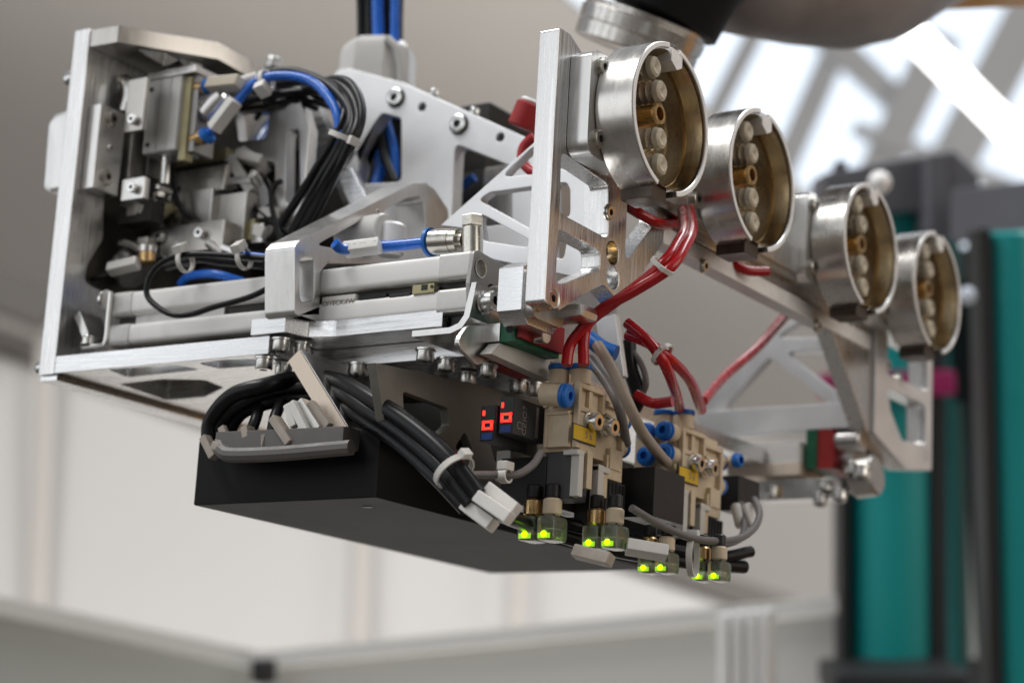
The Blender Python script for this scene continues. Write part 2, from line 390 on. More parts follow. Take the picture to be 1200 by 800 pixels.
# compact cylinder: body, cover strips, rod
cc = MB().box((-337.5, 40, 138), (-308, 62, 190)).make('compact_cylinder', ANODG, G, 0.6, label='small upright compact cylinder with a grey ribbed body')
for k, (a, b) in enumerate(((-337, -326.6), (-326, -317.4), (-316.8, -308.4))):
    MB().box((a, 38.8, 138.5), (b, 40, 189.5)).make('cover_strip', ANODG, cc, 0.3)
MB().box((-338.5, 38, 190.2), (-296, 66, 195)).make('cylinder_cap', ALU, cc, 0.6)
MB().box((-308, 42, 131), (-302, 50, 189)).make('sensor_rail', OLIVE, cc, 0.4)
MB().box((-302, 44, 137), (-297, 64, 190)).make('side_plate', CAPF, cc, 0.5)
for hx_, hz_ in ((-334, 183), (-333, 144)):
    MB().cyl((hx_, 38.8, hz_), (hx_, 37.9, hz_), 1.6, 12).make('screw_hole_shade', RECSHADE, cc)
MB().cyl((-324.3, 48, 141), (-323.8, 48, 137.3), 5, 18, .5).cyl((-323.8, 48, 137.3), (-323, 48, 118.2), 3.4, 18).make('piston_rod', STEEL, cc)
MB().cyl((-336.8, 48, 143.8), (-336.2, 48, 138.9), 3.2, 6, .4).make('adjusting_screw', STEEL, cc)
MB().box((-325.7, 42, 116.8), (-323.1, 58, 113.4)).make('rod_block', ALU, G, 0.8)
MB().box((-334.8, 20, 115.1), ((-314.8, 20, 100)[0], 26, (-314.8, 20, 100)[2])).make('hinge_lug', ALU, G, 1.2)
screw(G, (-322.3, 19.8, 107.2), (0, -1, 0), SCREWS)
MB().cyl((-324.5, 46, 108.4), (-325, 46, 112), 4, 6, .4).make('hex_nut', STEEL, G)

# dark clutter inside the frame, each piece real
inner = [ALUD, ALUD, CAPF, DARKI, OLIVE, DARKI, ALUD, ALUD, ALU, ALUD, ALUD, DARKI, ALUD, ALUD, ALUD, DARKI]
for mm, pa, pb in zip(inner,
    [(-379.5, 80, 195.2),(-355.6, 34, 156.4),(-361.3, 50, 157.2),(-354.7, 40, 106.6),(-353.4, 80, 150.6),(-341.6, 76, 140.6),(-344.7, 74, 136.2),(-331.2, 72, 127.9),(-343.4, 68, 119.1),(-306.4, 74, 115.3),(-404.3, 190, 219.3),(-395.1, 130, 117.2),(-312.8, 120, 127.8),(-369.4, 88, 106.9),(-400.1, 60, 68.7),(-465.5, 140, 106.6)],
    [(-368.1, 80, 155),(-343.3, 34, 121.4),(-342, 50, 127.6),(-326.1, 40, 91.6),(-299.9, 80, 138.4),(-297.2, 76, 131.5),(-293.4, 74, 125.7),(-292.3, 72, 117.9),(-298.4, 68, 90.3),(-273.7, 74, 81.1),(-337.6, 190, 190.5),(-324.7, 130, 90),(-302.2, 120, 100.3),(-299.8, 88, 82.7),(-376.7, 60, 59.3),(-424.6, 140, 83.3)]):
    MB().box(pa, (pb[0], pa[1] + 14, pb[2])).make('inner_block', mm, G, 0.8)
rnd = random.Random(11)
for k in range(30):
    q = Vector(rnd.choice(((-275.9, 84, 119.3), (-263, 84, 94.3), (-340.3, 66, 108), (-347.9, 50, 101.5), (-354.6, 44, 76.9), (-342.1, 50, 86), (-283.2, 70, 71.7), (-322.9, 64, 74.1)))) + Vector((rnd.uniform(-11, 11), rnd.uniform(-8, 8), rnd.uniform(-9, 9)))
    mm = rnd.choice((ALU, ALU, STEEL, ALUD, MARK, BPLAS, OLIVE, NICKEL))
    if k % 3 == 0:
        MB().cyl(q, q + Vector((rnd.uniform(-1, 1), -.4, rnd.uniform(-1, 1))).normalized() * rnd.uniform(6, 14), rnd.uniform(2, 4.5), 16, .5).make('small_fitting', mm, G)
    elif k % 7 == 1: screw(G, q, (rnd.uniform(-.3, .6), -1, rnd.uniform(-.5, .5)), SCREWS)
    else:
        a_ = rnd.choice((0, 0, 1.57, -.4))
        MB().obox(q, Vector((math.cos(a_), 0, math.sin(a_))) * rnd.uniform(4, 11), (0, rnd.uniform(3, 6), 0), Vector((-math.sin(a_), 0, math.cos(a_))) * rnd.uniform(1.5, 5)).make('small_block', mm, G, .5)
MB().box((-342.2, 60, 92.8), ((-278.5, 60, 86)[0], 80, (-277, 60, 73.1)[2])).make('lower_flange', ALUD, G, 1)
for q in ((-331.8, 59.6, 85.7), (-296.3, 59.6, 84.3)): screw(G, q, (0, -1, 0), SCREWS, scale=1.1)
screw(G, (-357.3, 87, 91.9), (0, -1, -.4), SCREWS); screw(G, (-321, 87, 91.2), (0, -1, -.4), SCREWS)
text('lettering', 'III II I', (-323.9, 67.7, 98.9), (1, 0, 0), (0, 0, 1), 7, INK, G)
# slotted rear frames seen between the cables
plate('slotted_frame', xz((-343.8, 96, 187.7), (-322.6, 96, 205.9), (-259, 96, 196.5), (-243.2, 96, 161.7), (-242.3, 96, 78.9), (-287.6, 96, 80), (-322.4, 96, 135.5)),
      [xz((-310.2, 96, 184.3), (-278.6, 96, 177.4), (-279.7, 96, 159.3), (-303.8, 96, 160.1)),
       xz((-262.3, 96, 163.1), (-252, 96, 162.9), (-245.2, 96, 108.5), (-258.4, 96, 110)),
       xz((-286.9, 96, 143.3), (-270.4, 96, 141.3), (-266.6, 96, 105), (-278.5, 96, 106.3))], 'y', 96, 106, ALU, G, hr=4, label='grey inner frame with slots behind the cables')
plate('cross_strut', xz((-320.5, 165, 220.6), (-303.4, 165, 220.7), (-240.1, 165, 123.4), (-259.2, 165, 123.1)), [], 'y', 165, 173, ALUX, G)
plate('cross_strut', xz((-235.5, 120, 135), (-225, 120, 139.1), (-207.1, 120, 113.2), (-220.9, 120, 108.9)), [], 'y', 120, 128, ALUX, G)
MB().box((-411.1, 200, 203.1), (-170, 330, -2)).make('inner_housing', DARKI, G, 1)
# bulkhead: bright bead-blasted plate
bh = plate('bulkhead', xz((-274.2, 160, 228.8), (-265.1, 160, 228.7), (-216.1, 160, 210.7), (-95.5, 160, 148.8), (-90.9, 160, 74.4), (-256.7, 160, 72.7), (-249.7, 160, 157.6), (-269.8, 160, 197.7), (-285.4, 160, 219)),
      [xz((-232.7, 160, 191.3), (-215.5, 160, 185.2), (-211.6, 160, 138.8), (-244.5, 160, 140.9), (-260.4, 160, 152.7)),
       xz((-168.8, 160, 160.7), (-121.4, 160, 138.6), (-118.8, 160, 99.1), (-167.7, 160, 99.7))],
      'y', 160, 172, ALUB, G, hr=4, bevel=0.7, label='bright bead blasted bulkhead plate with a sloping top edge',
      circles=[(*xz((-198.3, 160, 190.5))[0], 3.2), (*xz((-132.3, 160, 160.1))[0], 3.2)])
for p in ((-220.8, 159.6, 200.1), (-166, 159.6, 173.4)):
    screw(bh, p, (0, -1, 0), SCREWN, scale=1.25)
    MB().lathe(p, (0, -1, 0), [(.15, 7.4), (.3, 7.3), (.3, 6.5), (.15, 6.4)], 28).make('countersink', RECSHADE, bh)
for p in ((-202, 165, 192.6), (-135.7, 165, 162)):
    MB().cyl(p, (p[0], p[1] + 6, p[2]), 3.4, 16).make('tapped_hole_shade', RECSHADE, bh)  # dark plugs standing in for the shaded depth of the holes
screw(bh, (-194.3, 168, 200.8), (0.1, 0, 1), SCREWS); screw(bh, (-159.8, 168, 182.5), (0.1, 0, 1), SCREWS)
screw(G, (-351.4, 180, 248.5), (0, 0, 1), SCREW)
MB().cyl((-320.7, 175, 237), (-309.3, 175, 232.6), 5, 14).make('spacer', ALU, G)
MB().box((-264.4, 200, 155.4), ((-119.9, 200, 138.1)[0], 300, 0)).make('bulkhead_backing', ALUD, G, 1)

# rib plate of the front bracket (normal X) with its sloping top
rb = plate('front_rib', yz((-159, -4.7, 1.4), (-159, -10, 43.5), (-159, -5, 49), (-159, 103, 115.6), (-159, 115.9, 119.8), (-159, 127.7, 118), (-159, 144.5, 108.7), (-159, 151.6, 61.6)) ,
      [yz((-159, 11.4, 50.1), (-159, 19.1, 55.3), (-159, 62.7, 82.8), (-159, 76.8, 69.4), (-159, 75.9, 61.9), (-159, 38.9, 54)),
       yz((-159, 73.7, 88.6), (-159, 98.7, 104), (-159, 115.1, 109.8), (-159, 122.6, 77.3), (-159, 87.9, 68.3)),
       yz((-159, -4.4, 37.5), (-159, 8.9, 43.1), (-159, 12.2, 15.8), (-159, -0.2, 10.8)),
       yz((-159, 16.6, 34.9), (-159, 22.5, 41.2), (-159, 96.3, 59.3), (-159, 100.6, 22.3), (-159, 20.3, 4))],
      'x', -182, -159, ALU, G, r=4, hr=4.5, bevel=0.8, label='front bracket rib with a sloping bright top and slots')
screw(rb, (-159, 66.8, 86.2), (1, 0, 0), SCREWS, scale=.4)

# ---- twin tube pneumatic cylinder
def rrect(y0, y1, z0, z1, r, k=4): return fillet([(y0, z0), (y1, z0), (y1, z1), (y0, z1)], r, k)
cy = thing('pneumatic_cylinder', None, None, (-180, 24, 14))
cy.parent = G; cy.location = (Vector((-180, 24, 14)) - WL[G.name]) * S
for (z0, z1, nm) in ((18.5, 34.0, 'upper_tube'), (-1.0, 12.5, 'lower_tube')):
    MB().prism(rrect(8, 44, z0, z1, 3.5), 'x', -305, -64).make(nm, ANOD, cy)
    MB().prism(rrect(7.6, 44.4, z0 - .5, z1 + .5, 3.5), 'x', -321, -305.2).make('end_cap', ANODG, cy, 0)
    MB().prism(rrect(7.2, 44.4, z0 - .5, z1 + .5, 3.0), 'x', -63.8, -42.5).make('end_cap', ANODG, cy, 0)
MB().prism([(14, 10), (40, 10), (40, 21), (14, 21)], 'x', -320, -44).make('web', DARKI, cy)
MB().box((-304, 12.5, 12.4), (-230, 14.2, 18.6)).make('slot_cover', ANODG, cy)
# end face with bore, rod opening
plate('end_face', [(4.5, 14), (7.2, 33), (11, 35, 2), (40, 33), (62, 21), (62, -2), (7.2, -2)], [], 'x', -42.4, -39.5, CAPF, cy, r=2, bevel=.4,
      circles=[(14.5, 25.0, 5.6), (27, 14, 4.6)])
MB().lathe((-39.2, 14.5, 25.0), (-1, 0, 0), [(-.2, 5.8), (0, 5.0), (8, 5.0)], 24).make('bore', NICKEL, cy)
MB().cyl((-47, 14.5, 25), (-46, 14.5, 25), 5.2, 20).make('bore_bottom', RECSHADE, cy)
MB().cyl((-46, 26, 14), (-22, 26, 14), 3.2, 20).make('piston_rod', NICKEL, cy)
# reed sensor in the slot
MB().box((-149.6, 8.5, 16.2), (-124.3, 12, 8.6)).make('sensor_label', MARK, cy, 0.5)
text('lettering', 'OIYECKXW', (-136.8, 8.2, 11.6), (1, 0, 0.0), (0, 0, 1), 4.6, INKL, cy)
MB().box((-122.6, 9, 15), (-101.8, 12, 8.2)).make('sensor_cable', CABLE, cy, 1.2)
MB().box((-99.8, 8.6, 13.9), (-84, 12, 8.2)).make('reed_sensor', BPLAS, cy, 0.8)
sb = MB().box((-81.9, 7.2, 17.1), (-66.3, 13, 11.5)).make('sensor_holder', OLIVE, cy, 0.5)
MB().box((-75.2, 7.1, 16.6), (-71.1, 6.8, 13.4)).make('sensor_window', BPLAS, sb)
for p in ((-67.8, 7.1, 15), (-64.2, 7.1, 13.9)):
    MB().cyl(p, (p[0], p[1] - .3, p[2]), 1.1, 12).make('screw_hole_shade', RECSHADE, sb)
# (the whole cylinder sits 10 mm further in than its first layout)
# elbow fitting on top
el = MB().cyl((-49.6, 20, 35.5), (-50.8, 20, 52), 6.3, 28, .6).make('elbow_fitting', NICKEL, cy)
MB().cyl((-50.8, 20, 52), (-51.3, 20, 59.2), 6.8, 6, .6).make('hex_cap', NICKEL, el, 0.3)
MB().lathe((-56.2, 20, 44.9), Vector((-79.3, 20, 46.2)) - Vector((-56.2, 20, 44.9)), [(0, 0), (0, 4.5), (3, 4.5), (3, 7), (8, 7.2), (8, 7.6), (22, 7.6), (23, 6.8), (23, 0)], 28).make('push_in_body', NICKEL, el)
MB().lathe((-78.7, 20, 46.2), Vector((-82.4, 20, 46.3)) - Vector((-78.7, 20, 46.2)), [(0, 5), (.5, 8.8), (2.5, 8.8), (3.6, 7), (3.6, 4)], 28).make('release_ring', BLUER, el)

cy.location += (Vector((-182.4, 18, 20.3)) - Vector((-174, 8, 17.2))) * S
# L-shaped sheet bracket under the cylinder head
V = []; prof = [(-80, -10.5), (-54, -10.5), (-48, -8.5), (-44.5, -4), (-43.5, 2), (-40.5, 14.5)]
pro2 = [(-80, -14), (-53, -14), (-45.5, -11.5), (-40.8, -5.5), (-39.4, 1), (-37.3, 14.5)]
sb2 = MB(); poly = prof + pro2[::-1]
n_ = len(prof)
for i in range(n_ - 1):
    a, b, c, d = prof[i], prof[i + 1], pro2[i + 1], pro2[i]
    sb2.prism([a, b, c, d], 'y', 6, 66)
sb2.make('sheet_bracket', ALU, G, 0.0, label='bent sheet metal bracket below the cylinder head')
screw(G, (-38.6, 16, 5), (1, 0, 0.05), SCREW, scale=1.1)
plate('sheet_skirt', yz((-38, -9.6, -24.4), (-38, 1, -12.2), (-38, 36.9, -3.1), (-38, 36.2, -14.3), (-38, 27.6, -25.7), (-38, 13.4, -32.2)), [], 'x', -41, -38, ALU, G, r=5, bevel=.4)
MB().box((-66, 24, -10), (-46, 60, 3)).make('filler_block', BPLAS, G)

# left foot clip of the cylinder
MB().tube(spline([(-338.7, 4, -1.4), (-323.1, 4, -1.4), (-319.1, 4, 2.2), (-319, 4, 17.8), (-318.8, 4, 33.5)], 5), 1.6, 6).make('foot_clip', ALU, G)
MB().obox((-348.1, 20, 15.3), (5, 0, -8), (0, 10, 0), (2, 0, 2)).make('foot_lug', ALU, G, 0.5)
screw(G, (-336.4, 6, 0.6), (0, 0, 1), SCREW, scale=.75)
MB().cyl((-334, 14, 31.6), (-330.2, 14, 31.2), 7, 16, 1).make('tie_rod_nut', STEEL, G)

# ---- clevis block between cylinder and cup frame
MB().prism(fillet([(6, -4), (14, -11), (40, -11), (46, -4), (46, 18), (40, 25.5), (14, 25.5), (6, 21)], 0), 'x', -22.5, -6).make('clevis_block', ALUX, G, 0.6)
MB().prism(fillet([(9, -8), (42, -8), (42, 22), (9, 22)], 6), 'x', -6, -0.2).make('clevis_neck', ALUD, G)
MB().box((-14.6, 34, 5.4), ((16.2, 34, 2.7)[0], 54, (-7.2, 34, -3.3)[2])).make('clevis_sleeve', ALU, G, 5)

# ---- cup frame: one plate, normal X: near foot, beam, far foot
plate('cup_frame', [(0, -3), (0, 157.5), (12, 157.5), (40, 144), (500, 144), (520, 130), (546, 92), (547, -5), (500, -12, 4), (446, 2), (432, 6), (374, 62), (352, 76), (146, 76), (134, 70), (90, 22), (80, 16), (62, 22, 6), (46, 14), (16, -4)],
      [[(9.5, 86), (62, 82), (64, 50), (11, 51)], [(10.5, 42), (56, 41), (57, 30), (20, 13), (11, 10)],
       [(84.5, 40), (84.5, 84), (112, 84), (124, 80)],
       [(462, 82), (536, 82), (537, 54), (460, 52)], [(462, 42), (534, 43), (534, 12), (490, 8), (468, 26)],
       ],
      'x', 0, 13, ALUZ, G, r=2.5, hr=4, bevel=0.7, label='long vertical frame plate that carries the four cups',
      circles=[(70, 43, 7), (72, 28.5, 6.6), (10, 1.5, 5.0)])
plate('far_foot', [(440, 4), (440, 86), (546, 92), (547, -5), (500, -12, 4)], [[(462, 82), (536, 82), (537, 54), (460, 52)], [(462, 42), (534, 43), (534, 12), (490, 8), (468, 26)]],
      'x', 13.2, 16, ALUB, G, r=2.5, hr=4, bevel=0.5, label='pale foot plate under the farthest cup')
for yy, zz in ((70, 43), (72, 28.5)):
    MB().lathe((1, yy, zz), (1, 0, 0), [(0, 6.8), (11, 6.8)], 28).make('bushing', GOLDW, G)
screw(G, (9.5, 10, 1.5), (1, 0, 0), SCREWB)
screw(G, (13, 486, 52), (1, 0, 0), SCREWB); screw(G, (13, 536, 4), (1, 0, 0), SCREWB)
# lower cross beam along the cups
MB().box((13.2, 92, 82), (19, 520, 95)).make('cup_rail', ALUD, G, 0.8)

MB().box((1, 128, 64), (13.6, 436, 75)).make('lower_rail', RIMM, G, 0.8)
# ---- truss gussets
plate('gusset', xz((-121.4, 84, 77.8), (-49, 84, 127.4), (-39.1, 84, 126.1), (-37.9, 84, 105.3), (1.2, 84, 90.9), (3.6, 84, 45.6), (-5, 84, 30.8), (-91.6, 84, 55), (-100.5, 84, 73.4)),
      [xz((-78.6, 84, 103.8), (-53.6, 84, 122.5), (-52.4, 84, 102.8)), xz((-94.1, 84, 91.3), (-85.5, 84, 95.3), (-48.2, 84, 95.2), (-42.8, 84, 66.1), (-50.1, 84, 65.9)),
       xz((-93.6, 84, 83.6), (-53.4, 84, 60.9), (-55.6, 84, 56.8), (-88.4, 84, 64.5)),
       xz((-38.5, 84, 95.7), (-30, 84, 94.7), (-27.3, 84, 90.1), (-26.2, 84, 71.8), (-37.3, 84, 76.2)), xz((-37.6, 84, 61.3), (-27.8, 84, 57.1), (-29.5, 84, 46.2), (-36.9, 84, 49.6))],
      'y', 84, 92, ALUB, G, hr=3, bevel=.6, label='near triangular gusset of thin bright struts')
plate('stiffener', xz((-11.7, 78, 89.7), (2.6, 78, 85.9), (4.9, 78, 43.9), (-9.2, 78, 45.3)), [], 'y', 74, 80, ALUZ, G)
plate('gusset', xz((-125.6, 442, 16.7), (-129.1, 442, 31.3), (-39.2, 442, 104.7), (6.7, 442, 94.3), (8.4, 442, 9.5)),
      [xz((-68.6, 442, 81), (-34.2, 442, 97.8), (-3.3, 442, 88.8), (-3, 442, 77.2)), xz((-59.1, 442, 69.9), (-2.8, 442, 65.7), (-0.1, 442, 33.8), (-8.7, 442, 31.8)),
       xz((-108.8, 442, 28.8), (-70.2, 442, 66.8), (-15.3, 442, 24.6))],
      'y', 442, 450, ALUB, G, hr=3, bevel=.6, label='far triangular gusset of thin bright struts')
MB().box((-122.5, 430, 26), ((8.9, 430, 18.4)[0], 440, (9.2, 430, 7.2)[2])).make('gusset_rail', ALUB, G, 0.8)
DARKL = mat('dark_bronze_lug', (0.10, 0.08, 0.065), 0.4, 0.7)
# ================================================================== four gripping cups
def cup(cyy, cz, R_=45.0, label=None):
    t = thing('gripping_cup', None, None, (13, cyy, cz))
    t.parent = G; t.location = (Vector((13, cyy, cz)) - WL[G.name]) * S
    if label: t['label'] = label
    # mounting block with rounded lower corner
    mb = MB().prism([(a, b) for a, b in fillet([(cyy - 50, cz - 32, 10), (cyy - 50, cz + 27), (cyy - 44, cz + 31), (cyy + 38, cz + 31), (cyy + 38, cz - 32)], 3)], 'x', 13.2, 27)
    mb = mb.make('mounting_block', ALU, t, 0.5)
    screw(mb, (27, cyy - 39, cz + 22), (1, 0, 0), SCREWB); screw(mb, (27, cyy - 40, cz - 21), (1, 0, 0), SCREWB)
    # split ring: two arcs (angle measured from +Z towards -Y on this axis)
    ri = R_ - 3.4
    ring_prof = [(0, R_ - 1), (1, R_), (24.4, R_), (25, R_ - .6), (25, ri + .5), (24.5, ri), (14, ri), (14, ri - 3), (0, ri - 3)]
    for a0, a1 in ((8, 163), (192, 352)):
        MB().lathe((27.2, cyy, cz), (1, 0, 0), ring_prof, 48, a0, a1, closed=True).make('ring_half', RINGM, t)
        MB().lathe((27.2, cyy, cz), (1, 0, 0), [(25.05, R_ - .2), (25.4, R_ - .5), (25.4, ri + .5), (25.05, ri + .2)], 48, a0, a1, closed=True).make('rim', RIMM, t)
    MB().lathe((27.2, cyy, cz), (1, 0, 0), [(3, ri - .6), (13.8, ri - 3.6), (13.8, ri - 3.2), (23, ri - .5)], 48).make('reflection_liner', GOLDW, t)  # added surface that carries the painted amber reflection
    MB().prism([(cyy + 10, cz + R_ - 11), (cyy + 4, cz + R_ - 14), (cyy - 3, cz + R_ - 10), (cyy - 3, cz + R_ - 2), (cyy + 10, cz + R_ - 3)], 'x', 34, 52.3).make('stop_lug', RIMM, t, 0.4)
    MB().lathe((27.2, cyy, cz), (1, 0, 0), [(0, 0), (0, ri - 1), (3, ri - 1), (3, ri - 7), (2, ri - 8), (2, 0)], 48).make('back_disc', GOLDB, t)
    MB().box((28, cyy - 13, cz - R_ - 4.5), (48, cyy + 5, cz - R_ + 6)).make('foot_lug', DARKL, t, 0.5)
    # contents: clear bellows and one brass socket
    for dy, dz in ((-8, 27), (0, 15), (2, -13), (4, -28)):
        pr = [(0, 0), (0, 5)]
        for k in range(4): pr += [(3 + k * 4.2, 5.0), (5 + k * 4.2, 7.0)]
        pr += [(20.5, 6.0), (21.5, 4.4), (21, 2.2), (19, 0)]
        MB().lathe((29, cyy - 8 + dy, cz + dz), (1, 0, 0), pr, 20).make('bellows', CLEAR, t)
    MB().lathe((29, cyy - 6, cz + 2), (1, 0, 0), [(0, 0), (0, 6), (16, 6), (17.5, 6.8), (19, 6.2), (19, 4), (10, 3.6), (10, 0)], 24).make('socket', BRASS, t)
    MB().cyl((29, cyy - 6, cz + 12), (44, cyy - 6, cz + 12), 2.5, 10).make('retaining_pin', BRASS, t)
    MB().box((29, cyy - 22, cz - 34), (34, cyy + 8, cz + 34)).make('nozzle_carrier', GOLDW, t, 1)
    # small flange screw under the cup
    screw(t, (13.5, cyy - 16 + 14, cz - R_ - 7), (1, 0, -.1), SCREWB, scale=.85)
    return t
cup(63.5, 117, label='nearest gripping cup')
cup(181, 114.5); cup(346.5, 113.5); cup(465.5, 111, label='farthest gripping cup')
for a, b in ((98, 150), (216, 300), (380, 432)):
    MB().box((13.2, a, 86), (22, b, 104)).make('spacer_bar', ALU, G, 1)

# ================================================================== below the base: screws, strut, comb, black box
for p in ((-176, 5.4, -8), (-171.1, 19, -8), (-186.9, 4.1, -19), (-186.1, 21.8, -19), (-88.5, 32.1, -15), (-80.7, 42.4, -19), (-65.8, 64.4, -19), (-141.1, 36.8, -19), (-140.8, 51.9, -19),
          (-121.8, 94.3, -19), (-91.6, 80.8, -19), (-73.5, 109.9, -19), (-68.4, 119.5, -19), (-126.2, 100.2, -24)):
    screw(G, p, (0, 0, -1), SCREW)
# oblique strut plate: contains Y and a diagonal
hx, hz = -155.0, -27.0; dx, dz = 34.0, -41.5           # diagonal direction per unit v
dl = math.hypot(dx, dz); ux, uz = dx / dl, dz / dl; nx, nz = -uz, ux   # normal in the XZ plane
def strut_plate(name, outline, holes, m, th, label=None, hr=3.0):
    """outline in (y, v): v runs down the diagonal"""
    cu = bpy.data.curves.new('outline', 'CURVE'); cu.dimensions = '2D'; cu.fill_mode = 'BOTH'; cu.extrude = th / 2 - .4; cu.bevel_depth = .4; cu.offset = -.4
    for pts in [fillet(outline, 0)] + [fillet(h, hr) for h in holes]:
        s_ = cu.splines.new('POLY'); s_.points.add(len(pts) - 1); s_.use_cyclic_u = True
        for i, p in enumerate(pts): s_.points[i].co = (p[0], p[1], 0, 1)
    o = bpy.data.objects.new('tmp', cu); me = o.to_mesh(); V = []
    for v in me.vertices:
        y_, vv, h = v.co
        V.append((hx + ux * vv + nx * h, y_, hz + uz * vv + nz * h))
    Fs = [list(p.vertices) for p in me.polygons]; o.to_mesh_clear(); bpy.data.objects.remove(o); bpy.data.curves.remove(cu)
    return mesh_obj(name, V, Fs, m, G, 40, 0, label)
strut_plate('oblique_strut', [(0, -8), (0, 54), (120, 54), (200, 54), (200, -8)], [[(30, 2), (14, 42), (70, 42), (62, 2)], [(80, 0), (90, 42), (180, 42), (180, 0)]], ALU, 11,
            label='oblique strut plate that holds the black box')
MB().obox((hx + ux * 23, -0.8, hz + uz * 23), (ux * 31, 0, uz * 31), (nx * 5.0, 0, nz * 5.0), (0, .6, 0)).make('strut_edge', PEACH, G, 0.2)
# grey carrier with triangular openings, normal X
plate('valve_carrier', yz((-80, -26.4, -36.2), (-80, 75.6, -27.7), (-80, 152.2, -23.1), (-80, 156.9, -71.2), (-80, 119.5, -88.9), (-80, 63.8, -86.5), (-80, 2.7, -77), (-80, -15, -65.6)),
      [yz((-80, 0.9, -46.8), (-80, 46.3, -47.9), (-80, 49.1, -57.6), (-80, 33.8, -68.9), (-80, 5.6, -66.6)),
       yz((-80, 65.2, -58.2), (-80, 76.4, -70), (-80, 55, -70.7)), yz((-80, 87.3, -51.5), (-80, 145, -51.6), (-80, 146.3, -64.9), (-80, 98.6, -70.3))],
      'x', -86, -80, CARRM, G, hr=2.5, bevel=.4, label='grey carrier plate with triangular openings behind the displays')
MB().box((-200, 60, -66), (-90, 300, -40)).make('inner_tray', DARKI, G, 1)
# black box
bb = plate('black_box', [(-229, 0), (-93, 0), (-93, 322), (-229, 322)], [], 'z', -107.5, -68, BLACK, G, bevel=0.8, label='flat black box under the gripper head')
MB().cyl((-120, 28, -107.4), (-120, 28, -107.9), 3, 14).make('box_screw', BPLAS, bb)
# cable comb: curved rubber lip and marker clips
MB().tube(spline([(-200.1, -14, -74.1), (-193.4, -18, -79.7), (-183.8, -19, -82.3), (-148.6, -19, -83), (-100.6, -16, -81.3)], 5), 4.6, 10).make('comb_lip', LIPM, G)
MB().bar((-200.9, -10, -73.3), (-105.7, -10, -75), 16, 12).make('comb_tray', LIPM, G, 1)

# red and green coding blocks on the base, the painted red LED glow and the pale strip below
MB().box((-29, (-20, 20.8, -12.2)[1], 0), (-19.2, (-20, 68.7, -5)[1], (-20, 21.4, -18)[2])).make('green_block', GREENP, G, 0.6)
MB().box((-19, (-20, 21.7, -12)[1] + .6, 0), (-16, (-20, 68.7, -5)[1], (-20, 21.2, -15.5)[2])).make('red_block_or_glow', REDP, G, 0.6)
MB().box((-70.8, 62.8, -19.5), ((-59.5, 86.4, -19.5)[0], (-70.4, 103.3, -19.5)[1], -18.2)).make('red_block_or_glow', REDP, G, 0.3)  # red plate added to stand in for display glow on the metal
MB().cyl((-16, 37.9, -11.6), (-8, 37.1, -12.4), 4.2, 18, .5).make('hollow_pin', STEEL, G)
MB().cyl((-19, 14.9, -12.6), (-19.6, 15.8, -12.3), 2.0, 14).make('pin_hole_shade', RECSHADE, G)
plate('pale_strip', yz((-28, 19.7, -18.7), (-28, 73.2, -16.2), (-28, 74.5, -29.2), (-28, 10.9, -26.6)), [], 'x', -36, -28, PALEW, G, bevel=.4)
MB().box((-60, 20, -17.5), (-29, 110, -6.6)).make('slide_block', ALU, G, 0.5)

# far end cylinder assembly, mirrored copy in the photograph
MB().box((-95.9, 425, -1.5), ((-35.7, 425, -4.5)[0], 470, (-35.2, 425, -19.5)[2])).make('far_cylinder', ANOD, G, 1.5, label='pale far cylinder below the far gusset')
MB().box((-93.4, 424, -17.1), ((-34.7, 424, -19.7)[0], 470, (-34.6, 424, -26.5)[2])).make('far_plate', PEACH, G, 0.5)
MB().box((-33, 430, 7.6), ((-24.2, 430, 7.1)[0], 470, (-23.4, 430, -21)[2])).make('green_block', GREENP, G, 0.6)
MB().box((-23.5, 430, 7.1), ((-11.4, 430, 6.4)[0], 470, (-10.7, 430, -21.6)[2])).make('red_block_or_glow', REDP, G, 0.6)
MB().cyl((-15.1, 440, -0.9), (7.5, 440, -0.8), 9, 20, 1).make('clevis_sleeve', ALU, G)
MB().prism(fillet([(440, -14), (448, -20), (490, -20), (497, -14), (497, 12), (440, 12)], 0), 'x', -24, -2).make('clevis_block', ALUX, G, 0.6)
MB().cyl((0.2, 440, -27.8), (18.6, 440, -26.1), 15, 20, 2).make('clevis_drum', ALUD, G)
for p in ((-16.4, 430, -31.9), (-5, 430, -38.5), (6.7, 425, -21.3), (13.3, 425, -23.5), (-20.2, 430, -41), (-59, 430, -34.6)):
    screw(G, p, (0, -.3, -1), SCREW)
MB().box((-69.5, 430, -28.5), ((-11.8, 430, -30.8)[0], 445, (-11.5, 430, -43.2)[2])).make('far_slide', ALU, G, 0.6)
MB().box((-58.6, 429, -32.3), ((-51.7, 429, -32.5)[0], 430, (-51.4, 429, -41.3)[2])).make('copper_pad', BRASS, G, 0.6)

